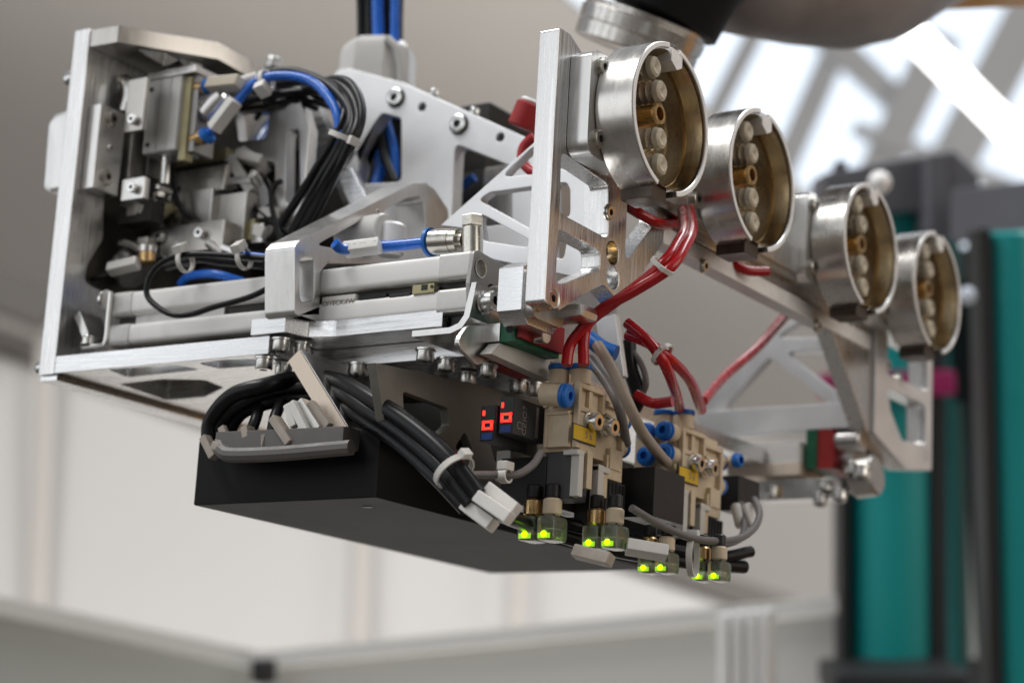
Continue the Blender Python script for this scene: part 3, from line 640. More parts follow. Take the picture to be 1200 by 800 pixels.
# ================================================================== pressure sensors with red displays
def seg0(o, cx, cz, wd, ht, y, th):
    b = MB()
    b.box((cx - wd / 2, y, cz + ht / 2 - th), (cx + wd / 2, y - .35, cz + ht / 2)); b.box((cx - wd / 2, y, cz - ht / 2), (cx + wd / 2, y - .35, cz - ht / 2 + th))
    b.box((cx - wd / 2, y, cz - ht / 2), (cx - wd / 2 + th * 1.2, y - .35, cz + ht / 2)); b.box((cx + wd / 2 - th * 1.2, y, cz - ht / 2), (cx + wd / 2, y - .35, cz + ht / 2))
    return b.make('digit', LED_R, o, 0)
def sensor(x0, x1, y0, z0, z1, dep):
    bd = MB().box((x0, y0, z0), (x1, y0 + dep, z1)).make('pressure_sensor', DGREY, G, 0.6, label='dark pressure sensor with a lit red display')
    MB().box((x0 + .2, y0 - .5, z0 + .3), (x1 - .2, y0, z1 - .3)).make('display_window', BPLAS, bd)
    cx = (x0 + x1) / 2; h = z1 - z0
    seg0(bd, cx, z0 + h * .44, 7.2, 5.2, y0 - .5, 1.3)
    MB().box((cx - 3.6, y0 - .9, z0 + h * .71), (cx - 2.1, y0 - .5, z0 + h * .85)).make('digit', LED_R, bd)
    MB().box((cx - 3.6, y0 - .9, z0 + h * .04), (cx + 3.6, y0 - .5, z0 + h * .22)).make('key', BLUEL, bd)
    return bd
s1 = sensor(-48.3, -38.3, 35, -71.5, -50.5, 34)
s2 = sensor(-37, -27.2, 37, -67.5, -46.0, 34)
for k, (tx, sz, dz_) in enumerate((('IO7', 6, 4), ('CE', 6, -5))):
    text('lettering', tx, (-27.1, 48, -58 + dz_), (0, 0, 1), (0, -1, 0), sz, INKL, s2)
text('lettering', 'CE', (-27.1, 44, -62), (0, 1, 0), (0, 0, 1), 6.5, INKL, s2)
MB().box((-29.4, 60, -66), (-26.9, 62.5, -48)).make('mould_line', INKL, s2)

# ================================================================== valve blocks
def valve(ox, oy, oz, k, lab, lx):
    """ox = x of the +X face, oy = y of the near face, oz = top of the body"""
    v = thing('valve_block', None, None, (ox, oy, oz)); v.parent = G; v.location = (Vector((ox, oy, oz)) - WL[G.name]) * S
    v['label'] = lab
    def B(name, m, a, b, bev=.6, par=None):
        return MB().box([ox + a[0] * k, oy + a[1] * k, oz + a[2] * k], [ox + b[0] * k, oy + b[1] * k, oz + b[2] * k]).make(name, m, par or v, bev)
    B('body', BEIGE, (-24, 1.5, -40), (-3.5, 52, 0))
    B('face_rib', BEIGE, (-3.5, 0, -38), (0, 3.5, 0)); B('face_rib', BEIGE, (-3.5, 3.5, -3), (0, 30, 0)); B('face_rib', BEIGE, (-3.5, 27, -14), (0, 30, -3)); B('face_rib', BEIGE, (-3.5, 30, -8), (0, 54, -5))
    B('face_rib', BEIGE, (-3.5, 50.5, -34), (0, 54, -8)); B('face_rib', BEIGE, (-3.5, 13, -14), (-1, 17, -3)); B('face_rib', BEIGE, (-3.5, 3.5, -16), (-1.2, 27, -13)); B('face_rib', BEIGE, (-3.5, 33, -20), (-1, 48, -12))
    B('face_rib', BEIGE, (-3.5, 3.5, -40), (0, 16, -17)); B('face_rib', BEIGE, (-3.5, 38, -44), (0, 52, -32))
    B('lower_body', BEIGE, (-20, -3, -38), (-4, 1.5, -17)); B('lower_lip', BEIGE, (-20, -4.5, -19.5), (-4, 1.5, -17.5)); B('lower_lip', BEIGE, (-20, -4, -38), (-18, 1.5, -19))
    B('lower_body', BEIGE, (-20, 36, -50), (-1, 54, -36))
    for q in range(4): B('grille_rib', BEIGE, (-24 + q * 5.6, 0, -14), (-21.6 + q * 5.6, 1.5, 0), .3)
    # coils and clips
    B('coil', DGREY, (-20, 1, -67), (-4, 20, -40)); B('coil', DGREY, (-22, 36, -78), (-3, 62, -50)); B('coil', BPLAS, (-52, 2, -70), (-21, 50, -42))
    for q in range(6): B('cooling_rib', BPLAS, (-3, 38 + q * 4, -77), (-2.2, 40 + q * 4, -51), .2)
    B('clip', PALEW, (-4, 1, -66), (1.5, 6.5, -40)); B('clip_hook', PALEW, (-8, -1.5, -42.5), (1.7, 6.5, -39.5)); B('clip', BEIGE, (-4, 11, -60), (1, 17, -38))
    B('clip', PALEW, (-4, 23, -72), (1.5, 29, -44)); B('clip_hook', PALEW, (-4, 23, -48), (1.7, 36, -44.5)); B('clip', BEIGE, (-8, 30, -62), (0, 36, -44))
    # yellow label in a dark frame
    f = MB().obox((ox + .6, oy + 6 * k, oz - 30 * k), (0.4, 0, 0), (0, 13.2 * k, 0), (0, 0, 4.9 * k)).make('label_frame', DGREY, v)
    MB().obox((ox + 1.2, oy + 6 * k, oz - 30 * k), (0.3, 0, 0), (0, 12.2 * k, 0), (0, 0, 4.1 * k)).make('yellow_label', YEL, f)
    text('lettering', lx, (ox + 1.55, oy + 10 * k, oz - 30 * k), (0, 1, 0), (0, 0, 1), 6.0 * k, INKL, f)
    for yy in (12, 30):
        screw(v, (ox, oy + yy * k, oz - 21 * k), (1, 0, -.1), SCREW, scale=.95 * k); screw(v, (ox + 1, oy + (yy + 7.5) * k, oz - 22 * k), (1, .25, 0), SCREWS, scale=.95 * k)
    # fittings
    for yy, xx in ((6, -18), (9, -5)):
        MB().cyl((ox + xx * k, oy + yy * k, oz), (ox + xx * k, oy + yy * k, oz + 9 * k), 6.0 * k, 20, .5).make('fitting', BEIGE, v)
        MB().cyl((ox + xx * k, oy + yy * k, oz + 9 * k), (ox + xx * k, oy + yy * k, oz + 12 * k), 6.6 * k, 20, .5).make('release_ring', BLUER, v)
    for yy, zz in ((54, -12), (54, -28)):
        MB().cyl((ox - 6 * k, oy + yy * k, oz + zz * k), (ox - 6 * k, oy + (yy + 5) * k, oz + zz * k), 5.6 * k, 20, .4).make('fitting', BEIGE, v)
        MB().cyl((ox - 6 * k, oy + (yy + 5) * k, oz + zz * k), (ox - 6 * k, oy + (yy + 8) * k, oz + zz * k), 5.8 * k, 20, .4).make('release_ring', BLUER, v)
    return v
v1 = valve(0, 62, -34, 1.0, 'nearer beige valve block beside the displays', '5 x')
v2 = valve(0, 187, -37, 1.0, 'farther beige valve block below the far gusset', '5 x')
# front push-in ports
def port(v, p, d, L_, r=6.2):
    p = Vector(p); d = Vector(d).normalized()
    MB().cyl(p, p + d * L_, r, 20, .5).make('fitting', BEIGE, v)
    MB().lathe(p + d * L_, d, [(0, 0), (0, r + .6), (1.6, r + .9), (2.2, r), (3.4, r + .4), (4.4, r + .1), (5, r - 1.4), (5, 2.6), (2, 2.4), (2, 0)], 24).make('release_ring', BLUER, v)
port(v1, (-17.1, 50, -42.9), (1, .1, -.1), 13, 6.4)
for p in ((-6.8, 187, -41.3), (-6.1, 187, -55.3), (-21.8, 190, -41), (-21.1, 190, -56.2)): port(v2, p, (-0.1, -1, 0.02), 8, 5.6)
port(v2, (-0.4, 250, -47.9), (1, -.1, 0), 4, 4)
MB().box((-34, 186, -66), (-24, 240, -40)).make('valve_base', BEIGE, v2, 1)
MB().box((-2, 266.7, -54), (-16, (-2, 297.4, -51.2)[1], (-2, 268.4, -77.2)[2])).make('connector_box', BPLAS, G, 1.2)
MB().box((-8.9, 128, -72.6), ((14.4, 128, -73.6)[0], 165, (-6.2, 128, -102.4)[2])).make('solenoid', BPLAS, G, .8)
MB().box((-50.6, 84, -76.7), ((-29.2, 84, -77.7)[0], 120, (-49.4, 84, -95.6)[2])).make('solenoid', BPLAS, G, .8)
MB().box((-60, 70, -128 + 40), (-50, 120, -70)).make('carrier_foot', PALEW, G, 0.8)
# cable gland on top
gl = MB().lathe((-262.3, 190, 225.5), (0, 0, 1), [(-6, 0), (-6, 27.5), (3, 27.5), (20, 27.3), (25, 26), (30, 22), (31.5, 17), (31.5, 12), (26, 11), (26, 0)], 8).make('cable_gland', GLANDM, G, 0, angle=20, label='grey plastic cable gland on top of the bulkhead')
MB().lathe((-262.3, 190, 225.5), (0, 0, 1), [(-12, 0), (-12, 26), (-6, 26), (-6, 20)], 40).make('gland_nut', GLANDM, gl)
MB().tube(spline([(Vector((-262.3, 190, 225.5)) + Vector(q)) for q in ((20, -18, 26), (27, -14, 18), (29, -10, 4), (28, -8, -8))], 4), 3, 10).make('gland_lug', GLANDM, gl)
# robot wrist adapter column that the head hangs from (hidden mostly behind the cups)
# ================================================================== cables and tubes: each is a thing
def cable(name, label, cat, pts, r, m, group=None, k=7):
    o = MB().tube(spline(pts, k), r, 12).make(name, m)
    return tag(o, label, cat, group)
def tie(label, c, axis, r, w_=3.2, head=(0, 0, 1), group='white cable ties', hs=3.4):
    c = Vector(c); ax = Vector(axis).normalized()
    t = thing('cable_tie', label, 'cable tie', c, group)
    MB().lathe(c - ax * w_ / 2, ax, [(0, r), (w_, r), (w_, r + 1.1), (0, r + 1.1)], 24, closed=True).make('strap', NYLON, t, 0)
    h = Vector(head).normalized(); hh = h - ax * h.dot(ax); hh.normalize(); s_ = ax.cross(hh)
    MB().obox(c + hh * (r + 2.2), hh * hs * .62, ax * hs * .8, s_ * hs).make('head', NYLON, t, 0.5)
    return t
def sleeve(name, parent, p, q, wdt, hgt, m, txt=None, up=(0, -1, 0.3)):
    p, q = Vector(p), Vector(q)
    b = MB().bar(p, q, hgt, wdt, up).make(name, m, parent, 0.8)
    return b

# --- big black bundle arching over the upper left
bund = [((-285.2, 60, 186.1), (-260.1, 62, 190.2), (-232.7, 64, 189.1), (-199.9, 60, 173.5), (-174.4, 52, 150.1), (-172.2, 46, 131), (-189.5, 44, 101.7), (-220.5, 60, 77.5)),
        ((-287.3, 90, 193.8), (-256.5, 80, 189.6), (-217.5, 70, 181.8), (-185.7, 58, 163.9), (-169.6, 50, 143.1), (-170, 44, 124.5), (-184.1, 44, 101.6), (-216.6, 62, 78.8)),
        ((-281, 110, 192), (-242.4, 90, 187.2), (-203.2, 70, 178.5), (-178.8, 58, 162.9), (-165.5, 50, 142.6), (-166.1, 44, 125.1), (-180.2, 46, 101.7), (-210.1, 64, 80.9)),
        ((-269.4, 110, 187.9), (-226.1, 84, 186.5), (-193.1, 66, 178), (-174.9, 58, 164.6), (-164.6, 52, 145.3), (-166.2, 46, 124.6), (-188.1, 48, 97.1), (-230.6, 70, 71)),
        ((-301.5, 80, 180.4), (-275.6, 86, 184.7), (-249.7, 92, 186.6), (-213.6, 80, 177.4), (-186.9, 62, 158.4), (-181.6, 52, 139.7), (-200.7, 52, 110.4), (-241.4, 74, 89.3))]
labs = ['outermost black cable of the bundle arching over the upper left', 'second black cable of the bundle arching over the upper left', 'middle black cable of the bundle that runs down from the arch to the rib',
        'rightmost black cable of the bundle bending down beside the bulkhead', 'innermost black cable of the bundle, coming from behind the compact cylinder']
for p, l in zip(bund, labs): cable('black_cable', l, 'cable', p, 3.0, CABLE, 'black cables in the arching bundle')
bt = cable('blue_tube', 'bright blue air tube arching from the compact cylinder to the black cable bundle', 'air tube',
      ((-287.3, 46, 147.4), (-270.4, 46, 160.4), (-254.1, 50, 179.4), (-234.8, 54, 183.1), (-210.9, 56, 176.2), (-190.3, 54, 157.5), (-182.3, 52, 139.8), (-185.8, 54, 123.9)), 3.2, BLUE)
sleeve('marker_sleeve', bt, (-278.8, 42, 148.6), (-261.9, 42, 166.1), 9, 7, MARK)
text('lettering', 'IIIICI', (Vector((-270.3, 42, 157.4)) + Vector((0, -3.8, 0))), Vector((-261.9, 42, 166.1)) - Vector((-278.8, 42, 148.6)), (-.6, 0, .7), 5, INKL, bt)
MB().lathe((-301.6, 48, 146.3), Vector((-291.3, 48, 147.4)) - Vector((-301.6, 48, 146.3)), [(0, 0), (0, 4.6), (7, 4.6), (7, 5.4), (11, 5.4), (11, 0)], 20).make('brass_stem', BRASS, bt)
MB().lathe((-289.3, 46, 145.3), (1, 0, .9), [(0, 0), (0, 6), (4, 6.2), (5, 4), (5, 0)], 20).make('release_ring', BLUER, bt)
b2 = cable('clear_tube', 'short pale tube with marker sleeve at the upper port of the compact cylinder', 'air tube',
      ((-296.8, 48, 182.6), (-284.2, 48, 182.6), (-269.3, 48, 181.6), (-261.9, 60, 188.6)), 3.2, MARK)
sleeve('marker_sleeve', b2, (-287.1, 44, 180.5), (-260.6, 44, 178.9), 10, 8, CLEAR)
MB().cyl((-303.5, 48, 182.4), (-295.3, 48, 182.4), 4.6, 20, .5).make('brass_stem', BRASS, b2)
MB().cyl((-294.5, 48, 182.3), (-290.8, 48, 182.3), 5.4, 20, .5).make('release_ring', BLUER, b2)
gb_ = thing('flow_control', 'silver round flow control body between the two ports of the compact cylinder', 'flow control', (-289.8, 52, 169.2))
MB().lathe((-296.5, 52, 162.4), Vector((-281.7, 52, 175.8)) - Vector((-296.5, 52, 162.4)), [(0, 0), (0, 5), (3, 7.5), (12, 8), (20, 7), (22, 4), (22, 0)], 24).make('body', ALU, gb_)
cable('blue_tube', 'short blue tube seen through the opening of the slotted grey frame', 'air tube', ((-328.4, 158, 198.9), (-326.5, 146, 185.3), (-312.1, 120, 164.8)), 3.4, BLUE)
# blue and black lines going up out of the gland
up = [((-277.8, 190, 253.7), (-280.2, 190, 280.3), (-281.5, 186, 312.1)), ((-266.9, 186, 250.7), (-271.5, 188, 278.2), (-276.8, 190, 312.7)), ((-256, 182, 247.6), (-259.1, 182, 273.9), (-262.7, 182, 307.2)),
      ((-254.6, 190, 250.1), (-256.8, 190, 276.4), (-260.4, 190, 309.8)), ((-243.1, 184, 246.2), (-245.3, 184, 272.3), (-247.3, 184, 305.2)), ((-242.4, 190, 248.2), (-244.5, 190, 274.4), (-245.7, 190, 307.2))]
upm = [CABLE, CABLE, BLUE, CABLE, BLUE, GREYT]; upr = [3.6, 3.6, 4.4, 3.6, 3.4, 1.6]
upl = ['leftmost black cable rising from the grey cable gland', 'second black cable from the left above the cable gland', 'wide left blue tube rising from the cable gland',
       'black cable between the two blue tubes above the gland', 'narrow right blue tube rising from the cable gland', 'thin grey cable at the right above the gland']
for a, m_, r_, l in zip(up, upm, upr, upl): cable('black_cable' if m_ is CABLE else ('blue_tube' if m_ is BLUE else 'grey_cable'), l, 'cable' if m_ is not BLUE else 'air tube', a, r_, m_)
# lines in the bulkhead window
for a, m_, r_, l in ((((-252.4, 176, 187.8), (-243.4, 176, 161.5), (-240.4, 170, 134.7), (-226, 165, 112.1)), BLUE, 4.2, 'thick blue tube inside the left bulkhead window'),
                     (((-240.9, 176, 192.5), (-231.3, 176, 166.2), (-225.1, 172, 127.3)), BLUE, 3.2, 'blue tube at the right edge of the left bulkhead window'),
                     (((-242.9, 174, 189), (-237.2, 172, 165.8), (-224.2, 170, 142.6)), CABLE, 3.2, 'black cable crossing the left bulkhead window'),
                     (((-191, 190, 134.6), (-179.5, 190, 142.4), (-171.9, 190, 145.7)), BLUE, 3.2, 'short blue tube behind the right bulkhead window'),
                     (((-160.4, 190, 161.4), (-127.6, 190, 145.2)), BLUE, 1.5, 'thin blue line along the right bulkhead window')):
    cable('blue_tube' if m_ is BLUE else 'black_cable', l, 'air tube' if m_ is BLUE else 'cable', a, r_, m_)
# tangled thin black cables of the middle
tang = [((-331.6, 60, 144.3), (-325.6, 58, 122), (-317.6, 60, 103.8), (-308.4, 64, 97.4)), ((-290.1, 100, 141.9), (-271.2, 96, 120.4), (-262.5, 92, 96.4), (-246, 90, 77.7)), ((-303.5, 84, 126.8), (-281, 84, 112.2), (-255.7, 84, 93.5), (-238.2, 84, 83.5)),
        ((-249.5, 80, 121), (-255, 80, 118.1), (-256.5, 80, 105.4), (-245, 80, 77.4)), ((-292.8, 84, 84.5), (-270.2, 84, 79.8), (-254.8, 84, 85.2), (-246.9, 84, 92.5)), ((-378.9, 40, 54.6), (-352.4, 40, 59.2), (-335.8, 50, 65.9), (-330.2, 60, 70.3)),
        ((-289.4, 80, 193.3), (-271.1, 90, 181.7), (-261.4, 96, 183.5), (-240.4, 100, 175.8)), ((-293.7, 100, 175.9), (-276.9, 96, 190.6), (-258.5, 96, 191.6), (-228.6, 92, 177.5)), ((-299.5, 90, 180.9), (-278.6, 92, 181), (-254.1, 96, 183.6), (-223.7, 100, 173.4))]
tl = ['thin black cable hanging down right of the compact cylinder rod', 'thin black cable running down from the silver clips to the rib', 'thin black cable leaving the white marker clip diagonally',
      'thin black cable with a tight bend left of the rib', 'thin black cable curving low along the dark housing', 'thin black cable passing over the left end of the cylinder',
      'thin black cable below the arch, highest of three', 'thin black cable looping through the arch', 'thin black cable crossing the slotted frame under the arch']
for a, l in zip(tang, tl): cable('black_cable', l, 'cable', a, 1.9, CABLE, 'thin black cables inside the frame')
# marker clips inside
for (p, q, l) in (((-299.4, 84, 143.8), (-277.1, 84, 117.1), 'long white cable marker clip lying diagonally in the middle of the frame'), ((-298.9, 90, 147.9), (-275.7, 90, 140.1), 'bright silver cable marker clip at the top of its pair'),
                  ((-299.9, 96, 152.3), (-277.2, 96, 136.1), 'silver cable marker clip behind the brightest one'), ((-320.8, 78, 98.9), (-287.5, 78, 82.4), 'flat pale marker clip above the dark housing'),
                  ((-348.1, 30, 57.4), (-326.5, 34, 61), 'pale marker clip above the left end of the cylinder')):
    tag(MB().bar(p, q, 7, 8, (0, -1, .4)).make('marker_clip', MARK, None, 1.0), l, 'cable marker', 'cable marker clips inside the frame')
# big elbow inside left + brass
eb = thing('elbow_fitting', 'brass and silver elbow fitting above the left end of the twin cylinder', 'fitting', (-325.3, 40, 67))
MB().cyl((-324.7, 40, 62.3), (-325.6, 40, 69.4), 5.5, 18, .6).make('stem', BRASS, eb)
MB().lathe((-325.6, 40, 69.4), (0, 0, 1), [(0, 0), (0, 6), (4, 6.2), (5, 0)], 20).make('cap', STEEL, eb)
MB().tube(spline([(-353.5, 44, 80.3), (-343.2, 44, 78.1), (-330.7, 42, 71.6)], 5), 3, 10).make('arm', STEEL, eb)
MB().cyl((-361.3, 60, 72.7), (-352.3, 60, 63), 14, 20, 1).make('drum', ALUD, eb)
# black loop cable above the cylinder and its two ties
cable('black_cable', 'black cable making an open loop in front of the white cylinder', 'cable',
      ((-174.1, 10, 34.7), (-201.1, 8, 22.3), (-232, 5, 16.2), (-248, 4, 13), (-264.8, 3, 14.1), (-282.2, 2, 24.2), (-286.3, 2, 34), (-281.5, 3, 45.4), (-267.6, 5, 51.8), (-245.6, 8, 52), (-208.8, 14, 47.7), (-179.7, 20, 44.2)), 1.9, CABLE, k=9)
cable('black_cable', 'black cable running level behind the loop', 'cable', ((-291.2, 24, 52.7), (-263.3, 20, 54.1), (-240.3, 20, 50.1), (-210.1, 24, 46)), 3.2, CABLE)
cable('blue_tube', 'blue tube half hidden behind the looped black cable', 'air tube', ((-311.5, 60, 52.1), (-300.8, 56, 54.8), (-276.7, 52, 53.2), (-257.7, 60, 48.3)), 2.8, BLUE)
cable('blue_tube', 'short blue tube between the second cable tie and the bracket rib', 'air tube', ((-218.7, 14, 50.9), (-202.4, 16, 48.1), (-193.3, 20, 46.6)), 2.0, BLUE)
tie('left cable tie with a tall head on the looped black cable', (-261.4, 8, 49.2), (1, 0, 0.1), 6.5, head=(0, -.6, 1), hs=4.2)
tie('right cable tie beside the bracket rib on the looped black cable', (-214.9, 10, 46.7), (1, 0, 0.1), 6.0, head=(0, -.8, 1), hs=4.4)
tie('cable tie round the thick black bundle near its top right bend', (-172.1, 46, 129.8), Vector((-176.6, 46, 120.3)) - Vector((-171, 46, 133)), 9.6, 3.4, head=(1, -.3, .2), hs=3.4)
tie('cable tie round blue tube and black cable at the top of the arch', (-247.5, 54, 181.5), (1, 0, .2), 6.5, head=(.2, -.6, -1), hs=5)
# blue tube with marker to the elbow fitting
t5 = cable('blue_tube', 'straight blue tube with marker sleeve entering the elbow fitting of the cylinder', 'air tube',
      ((-143.3, 8, 48.6), (-141.3, 14, 46.3), (-134.2, 28, 50.3), (-110.3, 30, 49.9), (-87.3, 31, 49.9)), 3.3, BLUE)
sleeve('marker_sleeve', t5, (-143.1, 18, 47), (-121, 24, 49.2), 9, 7, MARK)
text('lettering', 'S FLDCD 17', Vector((-132, 21, 48.2)) + Vector((0, -4.2, 0)), Vector((-121, 24, 49.2)) - Vector((-143.1, 18, 47)), (0, 0, 1), 4.4, INKL, t5)
t6 = thing('air_pipe', 'wide pale pipe with a blue stripe seen through the rib opening', 'pipe', (-153.2, 60, 68.7))
MB().cyl((-178.6, 60, 69.8), (-145.4, 60, 70.7), 11, 24, 1).make('pipe', MARK, t6)
MB().lathe((-173.2, 60, 69.9), Vector((-145.4, 60, 70.7)) - Vector((-178.6, 60, 69.8)), [(0, 11.2), (10, 11.2)], 24, 200, 250).make('stripe', BLUE, t6)
MB().cyl((-145.9, 66, 55.8), (-145.1, 66, 76.7), 9, 20, 2).make('joint', RIMM, t6)

# --- lower black bundle: from the comb over and down to the plugs
low = [(((-215.8, -6, -71.9), (-213.7, -8, -57.8), (-197.5, -10, -44.6), (-176.5, -6, -39), (-167.5, 14, -31.3), (-136.7, 12, -34.8), (-92.1, -8, -53.7), (-54.9, -18, -73.3), (-27.8, -22, -92.4), (-11.2, -18, -112)), 5.0, 'thick upper black cable arching under the base plate and down to the first plug'),
       (((-215.7, -2, -73.7), (-207.9, -4, -56.3), (-189.2, -4, -46), (-171.7, 12, -37.7), (-142.3, 14, -39.2), (-100.8, -4, -57.4), (-62, -14, -78), (-33.3, -20, -97.5), (-15.3, -18, -116.5)), 4.6, 'second thick black cable just below the upper one under the base plate'),
       (((-213.2, 4, -70.2), (-201.4, 2, -53.5), (-182.6, 4, -46.9), (-168, 16, -42.4), (-144.9, 18, -44.4), (-108.7, 2, -60.8), (-72, -8, -80.3), (-40.3, -16, -101.2), (-19.8, -16, -118.8)), 4.4, 'third thick black cable, innermost of the lower arch'),
       (((-181.7, -10, -69.2), (-181, -6, -58.2), (-187.3, 4, -45.6)), 3.4, 'short black cable end hanging at the left of the marker comb'),
       (((-164.7, -10, -71), (-166.7, -6, -59), (-170.9, 4, -46.6)), 3.4, 'short black cable end hanging in the middle of the marker comb'),
       (((-18.8, -10, -112.3), (-19.3, 20, -117.2), (-29, 80, -116.8), (-12.1, 110, -122), (-0.3, 150, -123), (12.9, 190, -122.1), (22.6, 230, -119.1)), 4.2, 'black cable running along below the valves, lowest one'),
       (((-41.4, 80, -105.5), (-23.9, 90, -110.6), (-6.8, 120, -114.7), (5.5, 160, -116.6), (19.2, 200, -116.7), (27, 230, -109.6)), 3.6, 'black cable running along below the valves, upper one')]
for a, r_, l in low: cable('black_cable', l, 'cable', a, r_, CABLE, 'black cables under the base plate')
cable('grey_cable', 'grey brown cable sagging below the farther valve block to the small black box', 'cable',
      ((27.3, 80, -105.2), (33, 110, -112.2), (39.3, 140, -115.1), (42, 180, -109.5), (39, 210, -97.9), (27.1, 240, -83.5), (12, 262, -71.4)), 2.3, GREYT)
cable('grey_cable', 'grey cable hanging in a tight loop from the small black box', 'cable', ((2.4, 262, -73.9), (11.4, 250, -87), (24.8, 220, -102.4), (24.2, 190, -111.9)), 2.4, GREYT)
for p, q, l in (((2.3, 255, -76.1), (9.1, 250, -90.2), 'white sleeve on the left cable under the small black box'), ((9.3, 258, -75.8), (17.7, 252, -91.2), 'white sleeve on the right cable under the small black box')):
    tag(MB().cyl(p, q, 3.6, 14, .6).make('cable_sleeve', MARK), l, 'cable sleeve')
cable('grey_cable', 'thin brown cable curving below the pressure sensors', 'cable', ((-28.8, -10, -98.8), (-19.8, 10, -95.9), (-12.3, 20, -94.5), (-8.5, 30, -87.7), (-9.7, 40, -78.7)), 2.2, GREYT)
tie('cable tie round the lower black bundle just before the first plug', (-25.7, -21, -98.9), (0.7, 0, -0.75), 11, 3.6, head=(1, -.4, 1), hs=3.2)
tie('small cable tie on the brown cable below the pressure sensors', (-15.7, 14, -95.9), (1, 0, 0), 3.2, 5, head=(0, 0, 1), hs=4)
tie('cable tie below the farther valve block round the sagging cables', (35.2, 140, -125), (1, .3, 0), 11, 3.6, head=(-.3, -.2, 1), hs=4)
# marker clips in the comb
for (p, q, w_, m_, l) in (((-212.5, -14, -69.3), (-203.1, -14, -82.1), 9, MARKD, 'leftmost dusty marker in the comb on the black box'), ((-200.8, -16, -75.4), (-195.3, -16, -77.7), 14, MARKD, 'square marker second from left in the comb'),
                       ((-201.6, -12, -63.4), (-196.7, -12, -71.8), 5, MARKD, 'thin marker behind the square one in the comb'), ((-180.1, -14, -64.9), (-178.1, -14, -72.1), 11, MARKD, 'round cornered marker left of the centre of the comb'),
                       ((-164.6, -15, -69.9), (-163.5, -15, -80.1), 8, MARKD, 'upright marker in the centre of the comb'), ((-158.3, -16, -61.4), (-144, -16, -77.2), 11, MARKD, 'tilted open marker right of the centre of the comb'),
                       ((-152.2, -12, -52.9), (-145.8, -12, -66.4), 7, MARK, 'narrow white marker in the comb'), ((-146.8, -14, -52.6), (-133.7, -14, -71.4), 10, MARK, 'long silver marker in the comb next to the strut'),
                       ((-143.9, -10, -51), (-128.4, -10, -68.9), 10, ALUD, 'long dark marker in the comb next to the strut'), ((-139.1, -8, -51.9), (-123.9, -8, -66.8), 7, MARKD, 'pale marker half behind the strut')):
    tag(MB().bar(p, q, 5, w_ * .75, (0, -1, 0)).make('cable_marker', m_, None, 0.9), l, 'cable marker', 'cable markers in the comb')
# --- plugs with green LEDs
def plug(c, k, label, diag=False):
    c = Vector(c)
    t = thing('valve_plug', label, 'connector plug', c, 'translucent plugs with green lights')
    def B(name, m, a, b, bev=.8): return MB().box([c[i] + a[i] * k for i in range(3)], [c[i] + b[i] * k for i in range(3)]).make(name, m, t, bev)
    B('housing', PLUGC, (-13, -8, -9), (0, 10, 7), 3.0)
    B('housing', PLUGC, (1, -8, -9), (14, 10, 7), 3.0)
    for dx in (-6.5, 7.5):
        MB().cyl(c + Vector((dx, 0, 7)) * k, c + Vector((dx, 0, 18)) * k, 6.0 * k, 18, 1.2).make('threaded_nut', BRASS if dx < 0 else BEIGE, t)
        MB().cyl(c + Vector((dx, 0, 18)) * k, c + Vector((dx, 0, 27)) * k, 4.6 * k, 14, .8).make('collar', BPLAS, t)
        MB().ball(c + Vector((dx, -8.4, -5)) * k, 1.8 * k, 12).make('led', LED_G, t)
        MB().box([c[0] + (dx - 4.4) * k, c[1] - 8.3 * k, c[2] - 7.6 * k], [c[0] + (dx + 4.4) * k, c[1] - 8.0 * k, c[2] - 4.4 * k]).make('lit_lens', LED_GD, t)
        MB().box([c[0] + (dx - 4) * k, c[1] - 4 * k, c[2] - 1 * k], [c[0] + (dx + 4) * k, c[1] + 6 * k, c[2] + 8 * k]).make('contact_block', BPLAS, t, .4)
    return t
plug((-21.1, 62, -117.7), .92, 'nearest plug with two green lights, next to the silver marker clips')
plug((7.8, 84, -120.2), .88, 'plug with two green lights hanging under the nearer valve block')
plug((23.8, 118, -130.7), .80, 'plug with the two brightest green lights, half under a white sleeve')
plug((36.1, 160, -130.4), .78, 'farthest plug with green lights, below the farther valve block')
for (p, q, w_, l) in (((-20.5, -16, -116.9), (-1.5, -16, -128.6), 9, 'lower silver marker clip where the black bundle meets the first plug'), ((-9.8, -20, -113.3), (11.8, -20, -125.9), 8, 'middle silver marker clip where the black bundle meets the first plug'),
                      ((-8.9, -12, -107.4), (10.6, -12, -120.1), 8, 'upper silver marker clip where the black bundle meets the first plug'), ((13.6, 44, -134.5), (36.8, 44, -139.7), 8, 'flat dusty marker clip under the second plug'),
                      ((21.5, 86, -126.1), (40.4, 100, -128.5), 11, 'whitish marker sleeve above the brightest green lights')):
    tag(MB().bar(p, q, 7, w_, (0, -1, .3)).make('marker_clip', MARKD if 'dusty' in l else MARK, None, 1.0), l, 'cable marker', 'marker clips along the lower cables')
